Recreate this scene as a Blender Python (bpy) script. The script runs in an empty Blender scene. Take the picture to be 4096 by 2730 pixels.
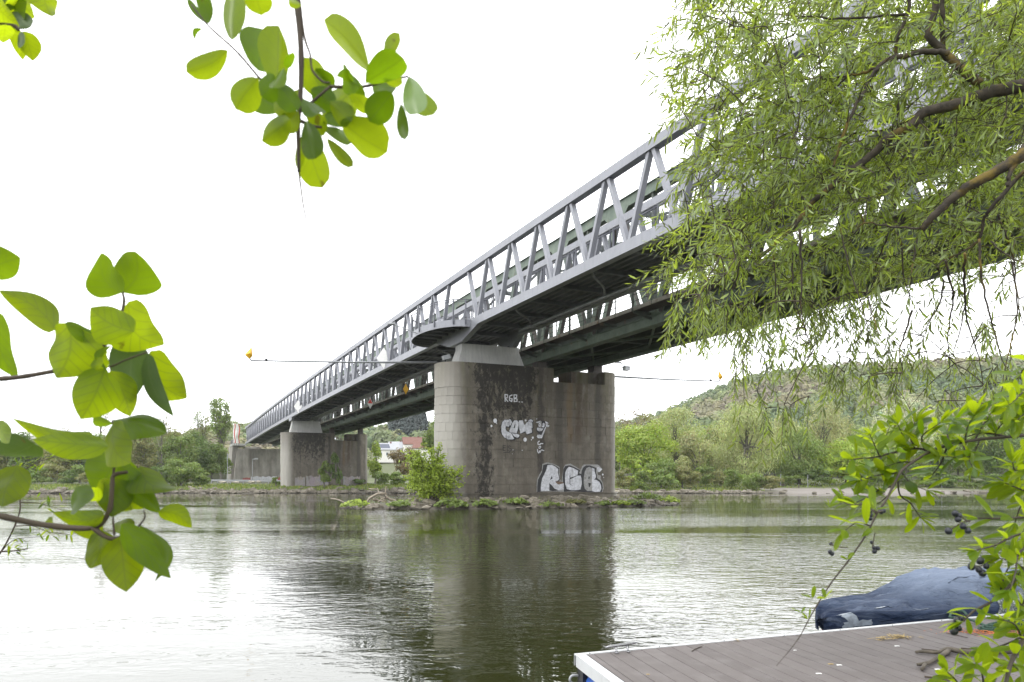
import bpy, math, random
import numpy as np
from mathutils import Vector, Matrix
random.seed(7)
rng = np.random.default_rng(11)
SC = bpy.context.scene
COL = SC.collection
R = math.radians

# ------------------------------------------------------------------ camera
EYE = 1.72            # metres above the river
FPX, CX, HZ = 3000.0, 2048.0, 1926.0   # focal length, centre and horizon in photograph pixels
cam_d = bpy.data.cameras.new('camera'); cam = bpy.data.objects.new('camera', cam_d); COL.objects.link(cam)
cam.location = (0, 0, EYE); cam.rotation_euler = (R(90), 0, 0)
cam_d.sensor_width = 36; cam_d.lens = 36 * FPX / 4096
cam_d.shift_y = (HZ - 1365) / 4096
cam_d.clip_start = 0.05; cam_d.clip_end = 4000
cam_d.dof.use_dof = True; cam_d.dof.focus_distance = 22; cam_d.dof.aperture_fstop = 14
SC.camera = cam

# ------------------------------------------------------------------ light
SUN_EL, SUN_AZ = R(64), R(240)
w = bpy.data.worlds.new('World'); SC.world = w; w.use_nodes = True
nt = w.node_tree; nt.nodes.clear()
sky = nt.nodes.new('ShaderNodeTexSky'); sky.sky_type = 'NISHITA'; sky.sun_disc = False
sky.sun_elevation = SUN_EL; sky.sun_rotation = SUN_AZ; sky.dust_density = 6; sky.air_density = 1.5
hs = nt.nodes.new('ShaderNodeHueSaturation'); hs.inputs['Saturation'].default_value = 0.25
mx = nt.nodes.new('ShaderNodeMix'); mx.data_type = 'RGBA'; mx.inputs[0].default_value = 0.86
mx.inputs[7].default_value = (27.0, 27.3, 27.8, 1)      # the closed white cloud deck
bg = nt.nodes.new('ShaderNodeBackground'); bg.inputs[1].default_value = 0.11
wo = nt.nodes.new('ShaderNodeOutputWorld')
nt.links.new(sky.outputs[0], hs.inputs['Color']); nt.links.new(hs.outputs[0], mx.inputs[6])
nt.links.new(mx.outputs[2], bg.inputs[0]); nt.links.new(bg.outputs[0], wo.inputs[0])
sd = bpy.data.lights.new('sun', 'SUN'); sd.energy = 1.15; sd.angle = R(16); sd.color = (1, .97, .92)
sun = bpy.data.objects.new('sun', sd); COL.objects.link(sun)
sv = Vector((math.sin(SUN_AZ) * math.cos(SUN_EL), math.cos(SUN_AZ) * math.cos(SUN_EL), math.sin(SUN_EL)))
sun.rotation_euler = sv.to_track_quat('Z', 'Y').to_euler(); sun.location = sv * 60
SC.view_settings.view_transform = 'Standard'; SC.view_settings.look = 'None'
SC.view_settings.exposure = 0.0; SC.view_settings.gamma = 1.0; SC.view_settings.use_curve_mapping = False
SC.cycles.max_bounces = 6; SC.cycles.diffuse_bounces = 3; SC.cycles.glossy_bounces = 3
SC.cycles.transmission_bounces = 5; SC.cycles.caustics_reflective = False; SC.cycles.caustics_refractive = False
SC.cycles.use_denoising = True

# ------------------------------------------------------------------ helpers
WLOC = {}
def A(*p): return np.array(p, float)
def px(sx, sy, Y):
    return A((sx - CX) / FPX * Y, Y, EYE + (HZ - sy) / FPX * Y)
def tag(o, label=None, cat=None, group=None, kind=None):
    if label: o['label'] = label
    if cat: o['category'] = cat
    if group: o['group'] = group
    if kind: o['kind'] = kind
    return o
def empty(name, loc, label=None, cat=None, group=None):
    o = bpy.data.objects.new(name, None); COL.objects.link(o)
    o.location = tuple(loc); o.empty_display_size = .3
    WLOC[o.name] = np.array(loc, float)
    return tag(o, label, cat, group)
def mesh_data(name, V, F, mat=None, smooth=False, attr=None, uv=None, mats=None, midx=None):
    V = np.asarray(V, np.float32); me = bpy.data.meshes.new(name)
    if isinstance(F, np.ndarray):
        nf, k = F.shape
        me.vertices.add(len(V)); me.vertices.foreach_set('co', V.ravel())
        me.loops.add(nf * k); me.loops.foreach_set('vertex_index', F.astype(np.int32).ravel())
        me.polygons.add(nf); me.polygons.foreach_set('loop_start', np.arange(0, nf * k, k, dtype=np.int32))
        me.polygons.foreach_set('loop_total', np.full(nf, k, np.int32))
        me.update(calc_edges=True)
    else:
        me.from_pydata([tuple(v) for v in V.tolist()], [], F)
    if smooth: me.polygons.foreach_set('use_smooth', [True] * len(me.polygons))
    if attr is not None:
        ca = me.color_attributes.new('tint', 'FLOAT_COLOR', 'POINT')
        a = np.ones((len(V), 4), np.float32); a[:, :3] = attr; ca.data.foreach_set('color', a.ravel())
    if uv is not None:
        ul = me.uv_layers.new(name='UVMap')
        li = np.empty(len(me.loops), np.int32); me.loops.foreach_get('vertex_index', li)
        ul.data.foreach_set('uv', np.asarray(uv, np.float32)[li].ravel())
    for m in (mats or ([mat] if mat else [])): me.materials.append(m)
    if midx is not None: me.polygons.foreach_set('material_index', np.asarray(midx, np.int32))
    return me
def link(name, me, parent=None, loc=(0, 0, 0)):
    o = bpy.data.objects.new(name, me); COL.objects.link(o)
    if parent is not None: o.parent = parent
    o.location = tuple(loc)
    WLOC[o.name] = (WLOC[parent.name] if parent is not None else np.zeros(3)) + np.array(loc, float)
    return o
def build(name, V, F, mat, parent=None, origin=None, **kw):
    """mesh from WORLD coordinates; under a parent it is stored relative to it"""
    V = np.asarray(V, float)
    if parent is not None: off = WLOC[parent.name]; loc = (0, 0, 0)
    else: off = np.array(origin, float) if origin is not None else np.zeros(3); loc = off
    return link(name, mesh_data(name, V - off, F, mat, **kw), parent, loc)
def unit(v):
    v = np.asarray(v, float); return v / (np.linalg.norm(v) + 1e-12)

class MB:
    def __init__(s): s.V = []; s.F = []; s.n = 0
    def add(s, V, F):
        V = np.asarray(V, float); s.V.append(V)
        s.F += [tuple(int(i) + s.n for i in f) for f in F]; s.n += len(V)
    def box8(s, c):      # 8 corners: bottom 0-3, top 4-7
        s.add(c, [(0,3,2,1), (4,5,6,7), (0,1,5,4), (1,2,6,5), (2,3,7,6), (3,0,4,7)])
    def box(s, c, sx, sy, sz, ax=(1,0,0), ay=(0,1,0), az=(0,0,1)):
        c = np.asarray(c, float); ax, ay, az = (np.asarray(a, float) for a in (ax, ay, az))
        P = [c + ax*sx*i/2 + ay*sy*j/2 + az*sz*k/2 for k in (-1,1) for i, j in ((-1,-1),(1,-1),(1,1),(-1,1))]
        s.box8(P)
    def beam(s, a, b, wd, ht, up=(0,0,1)):
        a = np.asarray(a, float); b = np.asarray(b, float); d = unit(b - a)
        sd_ = unit(np.cross(d, up)); u = np.cross(sd_, d)
        P = []
        for p in (a, b):
            P.append([p - sd_*wd/2 - u*ht/2, p + sd_*wd/2 - u*ht/2, p + sd_*wd/2 + u*ht/2, p - sd_*wd/2 + u*ht/2])
        s.add(P[0] + P[1], [(0,1,2,3), (7,6,5,4), (0,4,5,1), (1,5,6,2), (2,6,7,3), (3,7,4,0)])
    def strip(s, pts, prof):
        """sweep: pts list of (origin, side, up); prof list of (a,b) in side/up"""
        m = len(prof); V = []
        for o, sd_, u in pts:
            for a, b in prof: V.append(np.asarray(o) + np.asarray(sd_)*a + np.asarray(u)*b)
        F = []
        for i in range(len(pts) - 1):
            for j in range(m):
                k = (j + 1) % m
                F.append((i*m + j, i*m + k, (i+1)*m + k, (i+1)*m + j))
        F.append(tuple(range(m))[::-1]); F.append(tuple((len(pts)-1)*m + j for j in range(m)))
        s.add(V, F)
    def tube(s, pts, rad, n=6, cap=True):
        pts = np.asarray(pts, float); k = len(pts)
        rad = np.full(k, rad) if np.isscalar(rad) else np.asarray(rad, float)
        d = np.gradient(pts, axis=0); d /= np.linalg.norm(d, axis=1)[:, None] + 1e-12
        ref = np.array([0, 0, 1.0]) if abs(d[0][2]) < .9 else np.array([1.0, 0, 0])
        u = unit(np.cross(d[0], ref)); V = []
        an = np.arange(n) * 2*math.pi/n
        for i in range(k):
            u = unit(u - d[i]*np.dot(u, d[i])); v = np.cross(d[i], u)
            V.append(pts[i] + rad[i]*(np.cos(an)[:, None]*u + np.sin(an)[:, None]*v))
        F = [(i*n+j, i*n+(j+1) % n, (i+1)*n+(j+1) % n, (i+1)*n+j) for i in range(k-1) for j in range(n)]
        if cap: F.append(tuple(range(n))[::-1]); F.append(tuple((k-1)*n+j for j in range(n)))
        s.add(np.concatenate(V), F)
    def sphere(s, c, r, nu=8, nv=6, sc=(1,1,1)):
        V = [np.asarray(c) + A(0,0,-r*sc[2])]
        for j in range(1, nv):
            a = -math.pi/2 + math.pi*j/nv
            for i in range(nu):
                b = 2*math.pi*i/nu
                V.append(np.asarray(c) + A(r*sc[0]*math.cos(a)*math.cos(b), r*sc[1]*math.cos(a)*math.sin(b), r*sc[2]*math.sin(a)))
        V.append(np.asarray(c) + A(0,0,r*sc[2]))
        F = [(0, 1+(i+1) % nu, 1+i) for i in range(nu)]
        for j in range(nv-2):
            for i in range(nu):
                F.append((1+j*nu+i, 1+j*nu+(i+1) % nu, 1+(j+1)*nu+(i+1) % nu, 1+(j+1)*nu+i))
        t = len(V)-1; F += [(t, 1+(nv-2)*nu+i, 1+(nv-2)*nu+(i+1) % nu) for i in range(nu)]
        s.add(V, F)
    def build(s, name, mat, parent=None, origin=None, **kw):
        return build(name, np.concatenate(s.V), s.F, mat, parent, origin, **kw)

def smooth_path(P, n=6):
    P = np.asarray(P, float); out = []
    Q = np.vstack([2*P[0]-P[1], P, 2*P[-1]-P[-2]])
    for i in range(1, len(Q)-2):
        for t in np.linspace(0, 1, n, endpoint=False):
            a, b, c, d = Q[i-1], Q[i], Q[i+1], Q[i+2]
            out.append(.5*((2*b)+(c-a)*t+(2*a-5*b+4*c-d)*t*t+(3*b-a-3*c+d)*t**3))
    out.append(P[-1]); return np.array(out)

# ------------------------------------------------------------------ materials
class NT:
    def __init__(s, name):
        s.m = bpy.data.materials.new(name); s.m.use_nodes = True
        s.t = s.m.node_tree; s.t.nodes.clear()
        s.out = s.n('ShaderNodeOutputMaterial')
    def n(s, ty, **kw):
        o = s.t.nodes.new(ty)
        for k, v in kw.items(): setattr(o, k, v)
        return o
    def l(s, a, b): s.t.links.new(a, b)
    def val(s, sock, v):
        if hasattr(v, 'is_linked') or isinstance(v, bpy.types.NodeSocket): s.l(v, sock)
        else:
            if isinstance(v, (tuple, list)) and len(v) == 3 and sock.type == 'RGBA': v = (*v, 1)
            sock.default_value = v
    def noise(s, vec, scale, detail=3, rough=.55, dist=0.0):
        o = s.n('ShaderNodeTexNoise'); s.val(o.inputs['Vector'], vec); o.inputs['Scale'].default_value = scale
        o.inputs['Detail'].default_value = detail; o.inputs['Roughness'].default_value = rough
        o.inputs['Distortion'].default_value = dist
        return o.outputs['Fac']
    def mapping(s, vec, scale=(1,1,1), loc=(0,0,0), rot=(0,0,0)):
        o = s.n('ShaderNodeMapping'); s.l(vec, o.inputs[0])
        o.inputs['Scale'].default_value = scale; o.inputs['Location'].default_value = loc; o.inputs['Rotation'].default_value = rot
        return o.outputs[0]
    def pos(s): return s.n('ShaderNodeNewGeometry').outputs['Position']
    def obj(s): return s.n('ShaderNodeTexCoord').outputs['Object']
    def ramp(s, fac, stops, mode='LINEAR'):
        o = s.n('ShaderNodeValToRGB'); s.l(fac, o.inputs[0]); cr = o.color_ramp; cr.interpolation = mode
        while len(cr.elements) < len(stops): cr.elements.new(.5)
        for e, (p, c) in zip(cr.elements, stops):
            e.position = p; e.color = (c, c, c, 1) if np.isscalar(c) else (*c, 1)
        return o.outputs[0]
    def mix(s, fac, a, b, mode='MIX'):
        o = s.n('ShaderNodeMix', data_type='RGBA', blend_type=mode)
        s.val(o.inputs[0], fac); s.val(o.inputs[6], a); s.val(o.inputs[7], b)
        return o.outputs[2]
    def math(s, op, a, b=0.0, clamp=False):
        o = s.n('ShaderNodeMath', operation=op, use_clamp=clamp); s.val(o.inputs[0], a); s.val(o.inputs[1], b)
        return o.outputs[0]
    def bump(s, h, strength=.5, dist=.05, normal=None):
        o = s.n('ShaderNodeBump'); s.l(h, o.inputs['Height'])
        s.val(o.inputs['Strength'], strength); s.val(o.inputs['Distance'], dist)
        if normal is not None: s.l(normal, o.inputs['Normal'])
        return o.outputs[0]
    def pbr(s, color, rough=.7, metal=0.0, normal=None, **kw):
        o = s.n('ShaderNodeBsdfPrincipled'); s.val(o.inputs['Base Color'], color); s.val(o.inputs['Roughness'], rough)
        s.val(o.inputs['Metallic'], metal)
        if normal is not None: s.l(normal, o.inputs['Normal'])
        for k, v in kw.items(): s.val(o.inputs[k], v)
        return o.outputs[0]
    def n_y(s, p):
        o = s.n('ShaderNodeSeparateXYZ'); s.l(p, o.inputs[0]); return o.outputs[1]
    def done(s, sh): s.l(sh, s.out.inputs[0]); return s.m

def simple(name, col, rough=.6, metal=0.0, var=.15, scale=6.0, bump=0.0, grime=None):
    t = NT(name); p = t.obj()
    f = t.noise(p, scale, 4)
    c = t.mix(t.ramp(f, [(.3, 0.0), (.7, 1.0)]), tuple(x*(1-var) for x in col), tuple(min(1, x*(1+var)) for x in col))
    if grime:
        g = t.ramp(t.noise(t.mapping(t.pos(), (3, 3, .5)), 1.2, 5, .7), [(.52, 0.0), (.72, 1.0)])
        c = t.mix(t.math('MULTIPLY', g, grime[3]), c, grime[:3])
    nr = t.bump(t.noise(p, scale*6, 3), .3, bump) if bump else None
    return t.done(t.pbr(c, rough, metal, nr))

M = {}
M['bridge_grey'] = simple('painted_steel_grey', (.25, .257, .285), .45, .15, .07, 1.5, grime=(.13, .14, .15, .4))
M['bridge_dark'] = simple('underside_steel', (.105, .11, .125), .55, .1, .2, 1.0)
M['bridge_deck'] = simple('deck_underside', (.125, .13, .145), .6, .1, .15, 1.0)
M['galv'] = simple('galvanised', (.30, .31, .32), .45, .4, .1, 3)
M['pipe'] = simple('drain_pipe_metal', (.20, .21, .21), .5, .3, .25, 4)
M['rail_metal'] = simple('railing_metal', (.10, .105, .125), .45, .3, .1, 4)
M['mesh_panel'] = simple('railing_infill', (.13, .14, .16), .6, .3, .1, 9)
M['pole'] = simple('pole_metal', (.22, .23, .24), .4, .5, .2, 3)
M['yellow'] = simple('yellow_paint', (.75, .42, .02), .5, 0, .1, 5)
M['white'] = simple('white_paint', (.75, .75, .73), .5, 0, .06, 5)
M['red'] = simple('red_paint', (.55, .05, .04), .5, 0, .1, 5)
M['dark'] = simple('dark_metal', (.03, .03, .035), .5, .3, .2, 5)
M['black_paint'] = simple('black_spray', (.010, .010, .012), .55, 0, .4, 8)
M['blue_float'] = simple('blue_plastic', (.03, .13, .55), .4, 0, .12, 5)
M['alu'] = simple('aluminium', (.66, .67, .68), .38, .35, .06, 5, grime=(.4, .4, .38, .3))
M['chrome'] = simple('polished_steel', (.30, .30, .31), .25, 1.0, .05, 5)
M['bark'] = simple('bark_brown', (.10, .085, .065), .9, 0, .4, 9, .02)
M['bark_far'] = simple('bark_far', (.13, .12, .10), .95, 0, .3, 2)
M['drift'] = simple('driftwood', (.33, .285, .225), .85, 0, .25, 5, .01)
M['twig'] = simple('twig_brown', (.055, .040, .028), .8, 0, .3, 30)
M['stem_grey'] = simple('privet_bark', (.050, .040, .030), .8, 0, .3, 40, .002)
M['roof_red'] = simple('roof_tiles', (.15, .07, .052), .85, 0, .2, 2)
M['roof_grey'] = simple('roof_grey', (.30, .31, .33), .7, 0, .15, 2)
M['house_wall'] = simple('render_wall', (.72, .70, .66), .85, 0, .05, 1)
M['glass'] = simple('window_glass', (.05, .07, .09), .15, 0, .1, 1)
M['panel_blue'] = simple('solar_panel', (.03, .04, .07), .25, 0, .1, 1)
M['rope'] = simple('green_rope', (.025, .06, .04), .85, 0, .4, 60)
M['orange'] = simple('orange_fibre', (.50, .16, .05), .9, 0, .3, 60)
M['litter'] = simple('dry_litter', (.36, .27, .12), .9, 0, .35, 60)
M['berry'] = simple('berry_skin', (.012, .014, .022), .38, 0, .3, 60)

# white bearing-block concrete
t = NT('pale_concrete'); p = t.pos()
f = t.noise(p, .8, 5, .6); st = t.noise(t.mapping(p, (5, 5, .35)), 1.4, 4, .6)
c = t.mix(t.ramp(f, [(.3, 0.), (.7, 1.)]), (.34, .34, .33), (.46, .46, .44))
c = t.mix(t.math('MULTIPLY', t.ramp(st, [(.45, 0.), (.75, 1.)]), .5), c, (.22, .23, .23))
M['concrete'] = t.done(t.pbr(c, .85, 0, t.bump(f, .2, .02)))

ORD = ['first','second','third','fourth','fifth','sixth','seventh','eighth','ninth','tenth','eleventh','twelfth','thirteenth','fourteenth','fifteenth','sixteenth','seventeenth','eighteenth','nineteenth','twentieth','twenty-first','twenty-second','twenty-third','twenty-fourth']
# ------------------------------------------------------------------ bridge frame
SN, CS = math.sin(math.atan(1398/3000)), math.cos(math.atan(1398/3000))
XA, PAN = 19.81, 3.4
bdir = A(-SN, CS, 0); pdir = A(CS, SN, 0); UP = A(0, 0, 1)
def B(t, q, z): return A(XA, 0, 0) + bdir*t + pdir*q + UP*z
def on_plane(sx, sy, tt):
    """world point of a photograph pixel on the vertical plane t = tt"""
    d = A((sx-CX)/FPX, 1, (HZ-sy)/FPX); o = A(0, 0, EYE)
    k = (tt - np.dot(o - A(XA, 0, 0), bdir)) / np.dot(d, bdir)
    return o + d*k

# ------------------------------------------------------------------ stone
def stone_material(name, near=True):
    t = NT(name); p = t.pos()
    # pier axes: along the long face and along the bridge
    q = t.n('ShaderNodeVectorMath', operation='DOT_PRODUCT'); t.l(p, q.inputs[0]); q.inputs[1].default_value = tuple(pdir)
    z = t.n('ShaderNodeSeparateXYZ'); t.l(p, z.inputs[0]); zz = z.outputs[2]
    q0 = float(np.dot(A(XA, 0, 0), pdir))
    qq = t.math('SUBTRACT', q.outputs['Value'], q0)
    isl = t.n('ShaderNodeNewGeometry').outputs['Random Per Island']
    big = t.noise(p, .35, 4, .6); mid = t.noise(p, 2.2, 6, .65); fine = t.noise(p, 14, 5, .7)
    base = t.mix(t.ramp(big, [(.35, 0.), (.65, 1.)]), (.128, .113, .090), (.182, .164, .134))
    base = t.mix(t.math('MULTIPLY', t.ramp(mid, [(.35, 0.), (.7, 1.)]), .7), base, (.078, .066, .050))
    base = t.mix(t.math('MULTIPLY', isl, .16), base, (.20, .18, .15))
    base = t.mix(t.math('MULTIPLY', t.ramp(fine, [(.35, 1.), (.6, 0.)]), .22), base, (.08, .07, .06))
    # greenish moss in the upper part
    hi = t.ramp(t.math('DIVIDE', zz, 10.0), [(.45, 0.), (.95, 1.)])
    moss = t.ramp(t.noise(t.mapping(p, (2, 2, .35)), .8, 4, .6), [(.45, 0.), (.7, 1.)])
    base = t.mix(t.math('MULTIPLY', t.math('MULTIPLY', hi, moss), .8), base, (.085, .085, .030))
    pt = t.ramp(t.noise(t.mapping(p, (1, 1, .7), (11, 4, 2)), 1.3, 8, .75), [(.50, 0.), (.60, 1.)])
    base = t.mix(t.math('MULTIPLY', pt, .42), base, (.070, .062, .050))
    lt_ = t.ramp(t.noise(t.mapping(p, (1, 1, .8), (1, 14, 2)), 1.1, 7, .7), [(.54, 0.), (.64, 1.)])
    base = t.mix(t.math('MULTIPLY', lt_, .35), base, (.25, .235, .20))
    # vertical runs
    run = t.noise(t.mapping(p, (1.3, 1.3, .045)), 1.1, 5, .62)
    runf = t.ramp(run, [(.48, 0.), (.58, 1.)])
    base = t.mix(t.math('MULTIPLY', runf, .5), base, (.095, .085, .068))
    run2 = t.ramp(t.noise(t.mapping(p, (3.5, 3.5, .06), (7, 3, 0)), 1.0, 3, .6), [(.52, 0.), (.68, 1.)])
    base = t.mix(t.math('MULTIPLY', run2, .22), base, (.05, .045, .04))
    for cq, cw, ca, cc, z0_, z1_ in ((5.75, .28, .85, (.035, .03, .028), .05, .8), (7.25, .45, .75, (.05, .045, .038), .1, .9), (10.35, .40, .75, (.045, .042, .036), .1, .95), (8.05, .30, .42, (.15, .085, .03), .35, .80), (8.75, .30, .7, (.05, .028, .014), .40, .9), (9.3, .25, .5, (.055, .04, .02), .45, .9), (3.6, .3, .4, (.06, .055, .045), .2, .9)):
        wob = t.math('ADD', t.math('SUBTRACT', qq, cq), t.math('MULTIPLY', t.math('SUBTRACT', t.noise(t.mapping(p, (1, 1, .4)), 1.6, 6, .75), .5), 1.0))
        cm = t.ramp(t.math('DIVIDE', t.math('ABSOLUTE', wob), cw), [(.35, 1.), (1., 0.)])
        cm = t.math('MULTIPLY', cm, t.ramp(t.math('DIVIDE', zz, 10.0), [(z0_, 0.), (min(z0_+.15, z1_-.02), 1.), (z1_, 1.), (1., .5)]))
        base = t.mix(t.math('MULTIPLY', t.math('MULTIPLY', cm, ca), t.ramp(fine, [(.3, .6), (.6, 1.)])), base, cc)
    # black weathered blotch under the bearing block, fading downward
    cen = 3.1 if near else 2.6; wid = 3.0 if near else 3.6
    wq = t.math('ADD', qq, t.math('MULTIPLY', t.math('SUBTRACT', t.noise(p, .9, 5, .7), .5), 3.2))
    dq = t.math('ABSOLUTE', t.math('SUBTRACT', wq, cen))
    mq = t.ramp(t.math('DIVIDE', dq, wid), [(.55, 1.), (1., 0.)])
    mz = t.ramp(t.math('DIVIDE', zz, 10.0), [(.30, .0), (.66, .72), (.95, 1.)])
    col = t.math('ABSOLUTE', t.math('SUBTRACT', t.math('ADD', t.math('MULTIPLY', qq, .7), t.math('MULTIPLY', wq, .3)), 1.55 if near else 1.0))
    colm = t.ramp(t.math('DIVIDE', col, 1.1), [(.15, .82), (1.0, 0.)])
    msk = t.math('MAXIMUM', t.math('MULTIPLY', mq, mz), colm if near else t.math('MULTIPLY', colm, .5))
    bl = t.noise(t.mapping(p, (1, 1, .6)), 3.6, 9, .78, .5)
    thr = t.math('SUBTRACT', t.math('ADD', bl, t.math('MULTIPLY', msk, .26)), .625)
    blk = t.ramp(t.math('MULTIPLY', thr, 13.0), [(0., 0.), (1., 1.)])
    base = t.mix(t.math('MULTIPLY', blk, .93), base, (.022, .020, .017))
    # pale noses
    nl = t.ramp(t.math('DIVIDE', t.math('ADD', qq, 1.6), 2.0), [(.45, 1.), (.95, 0.)])
    nr = t.ramp(t.math('DIVIDE', t.math('SUBTRACT', qq, 11.3), 1.3), [(.1, 0.), (.8, 1.)])
    pale = t.math('MAXIMUM', nl, nr)
    lowz = t.ramp(t.math('DIVIDE', zz, 10.0), [(.6, 1.), (.95, .35)])
    base = t.mix(t.math('MULTIPLY', t.math('MULTIPLY', pale, lowz), .82), base, (.40, .385, .35))
    h = t.math('ADD', t.math('MULTIPLY', mid, .6), t.math('MULTIPLY', fine, .25))
    return t.done(t.pbr(base, .92, 0, t.bump(h, .55, .05)))
M['stone'] = stone_material('weathered_stone')
M['stone_far'] = stone_material('weathered_stone_far', False)
t = NT('abutment_concrete'); p = t.pos()
f = t.noise(t.mapping(p, (1, 1, .5)), .5, 6, .65)
c = t.mix(t.ramp(f, [(.35, 0.), (.65, 1.)]), (.19, .18, .165), (.36, .34, .30))
st = t.ramp(t.noise(t.mapping(p, (.9, .9, .08)), 1., 5, .6), [(.5, 0.), (.7, 1.)])
c = t.mix(t.math('MULTIPLY', st, .6), c, (.12, .10, .085))
M['abut'] = t.done(t.pbr(c, .9, 0, t.bump(f, .4, .1)))

# ------------------------------------------------------------------ piers
def stadium(q, off, q0, q1, r):
    pass
def pier(name, tc, q0, q1, r, ztop, notch, course, zc, zbase, mat, label, cat, nblk, near_only=True, zblock_top=None):
    """tc: centre along the bridge, q0/q1: end tangents of the noses, r: half thickness"""
    L = q1 - q0 - 2*r; arc = math.pi*r
    def path(s, off=0.0):
        """perimeter starting on the far side of the left nose, over the near face, round the right nose"""
        rr = r + off
        if s < arc:
            a = math.pi/2 + s/r               # from +t side to -t side through -q
            return (q0 + r + rr*math.cos(a), tc + rr*math.sin(a))
        if s < arc + L:
            return (q0 + r + (s-arc), tc - rr)
        a = -math.pi/2 + (s-arc-L)/r
        return (q1 - r + rr*math.cos(a), tc + rr*math.sin(a))
    tot = 2*arc + L
    e = empty(name, B(tc, (q0+q1)/2, zbase), label, cat)
    def shell(zs0, zs1, off0, off1=None, qa=None, qb=None, m=MB()):
        pass
    # core: a closed stadium prism, with the notch
    def prism(mb, z0, z1, off, qa=None, qb=None, batter=0.0):
        ss = list(np.linspace(0, arc, 15)) + list(np.linspace(arc, arc+L, 10)[1:]) + list(np.linspace(arc+L, tot, 15)[1:])
        ring = [path(s, off) for s in ss]
        if qa is not None:
            ring = [(min(max(a, qa), qb), b) for a, b in ring]
        n = len(ring)
        bot = [B(b + (0 if abs(b-tc) < 1e-6 else math.copysign(batter, b-tc)), a, z0) for a, b in ring]; top = [B(b, a, z1) for a, b in ring]
        # close along the far face
        mb.add(bot + top, [tuple(range(n))[::-1], tuple(range(n, 2*n))] + [(i, (i+1) % n, n+(i+1) % n, n+i) for i in range(n)])
    ztn = ztop - notch[2]
    core = MB(); prism(core, zbase, ztn, -.045); core.build('core', mat, e)
    cap = MB()
    prism(cap, ztn, ztop, 0.0, q0-1, notch[0]); cap.build('cap_block', mat, e)
    cap = MB(); prism(cap, ztn, ztop, 0.0, notch[1], q1+1); cap.build('cap_block', mat, e)
    # middle of the top course between the raised ends
    # solid course band under the raised ends down to zc
    band = MB(); prism(band, zc, ztn, .012); band.build('top_course', mat, e)
    # blocks
    rnd = random.Random(hash(name) % 1000 if False else len(name))
    nrow = int(round((zc - zbase)/course)); ch = (zc - zbase)/nrow
    cnt = 0
    for k in range(nrow):
        z0 = zbase + k*ch + .008; z1 = zbase + (k+1)*ch - .008
        bl = (arc*2 + L)/nblk
        s = -(.5 if k % 2 else 0)*bl
        while s < tot - .05:
            wd = bl*rnd.uniform(.75, 1.25); a = max(0, s) + .007; b = min(tot, s + wd) - .007
            s += wd
            if b - a < .15: continue
            pr = rnd.uniform(-.012, .014)
            straight = a > arc and b < arc + L
            m = 2 if straight else 4
            ss = np.linspace(a, b, m); mb = MB(); V = []
            for off in (-.09, pr):
                for zz_ in (z0, z1):
                    for s_ in ss:
                        qq_, tt_ = path(s_, off); V.append(B(tt_, qq_, zz_))
            # order: off0 z0, off0 z1, off1 z0, off1 z1
            F = []
            for i in range(m-1):
                F.append((2*m+i, 2*m+i+1, 3*m+i+1, 3*m+i))        # outer
                F.append((i, 2*m+i, 2*m+i+1, i+1)[::-1])           # bottom
                F.append((m+i, m+i+1, 3*m+i+1, 3*m+i)[::-1])       # top
            F.append((0, m, 3*m, 2*m)); F.append((m-1, 3*m-1-0, 4*m-1, 2*m-1))
            mb.add(V, F); o = mb.build('stone_block', mat, e); cnt += 1
    # plinth
    pl = MB(); prism(pl, zbase - .06, zbase + .0, .22); prism(pl, zbase - 1.6, zbase - .062, .16)
    pl.build('plinth', mat, e)
    return e, path, (arc, L, tot)

pier1, p1path, p1d = pier('bridge_pier', 56.0, -1.41, 12.46, 1.5, 9.6, (6.76, 10.9, .95), .575, 7.95, .92, M['stone'],
      'tall weathered stone river pier with silver graffiti, standing on the rocky islet', 'bridge pier', 15)
pier2, p2path, p2d = pier('bridge_pier', 128.5, -1.45, 12.1, 1.5, 9.25, (6.6, 10.2, 1.1), 1.15, 7.6, .85, M['stone_far'],
      'dark-streaked stone pier on the far bank with a tall bush against its foot', 'bridge pier', 11)

# concrete bearing blocks under the footbridge
def pedestal(tc, z0, z1, label):
    mb = MB(); zs = [z0, z1-.35, z1]
    rows = [(-.1, 4.85, .78), (.25, 4.5, .62), (.25, 4.5, .62)]
    V = []
    for (qa, qb, h), z in zip(rows, zs):
        V += [B(tc-h, qa, z), B(tc-h, qb, z), B(tc+h, qb, z), B(tc+h, qa, z)]
    F = [(3,2,1,0), (8,9,10,11)]
    for r_ in range(2):
        for i in range(4):
            j = (i+1) % 4; F.append((r_*4+i, r_*4+j, (r_+1)*4+j, (r_+1)*4+i))
    mb.add(V, F)
    e = empty('bearing_block', B(tc, 2.4, z0), label, 'bearing block')
    mb.build('block', M['concrete'], e)
    for qa in (.55, 4.15):
        m2 = MB(); m2.box(B(tc, qa, z1+.07), .5, .5, .14, pdir, bdir); m2.build('bearing', M['dark'], e)
pedestal(56.0, 9.6, 10.98, 'pale concrete block carrying the grey footbridge on the near graffiti pier')
pedestal(128.5, 9.25, 11.1, 'pale concrete block carrying the grey footbridge on the far bank pier')

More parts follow.
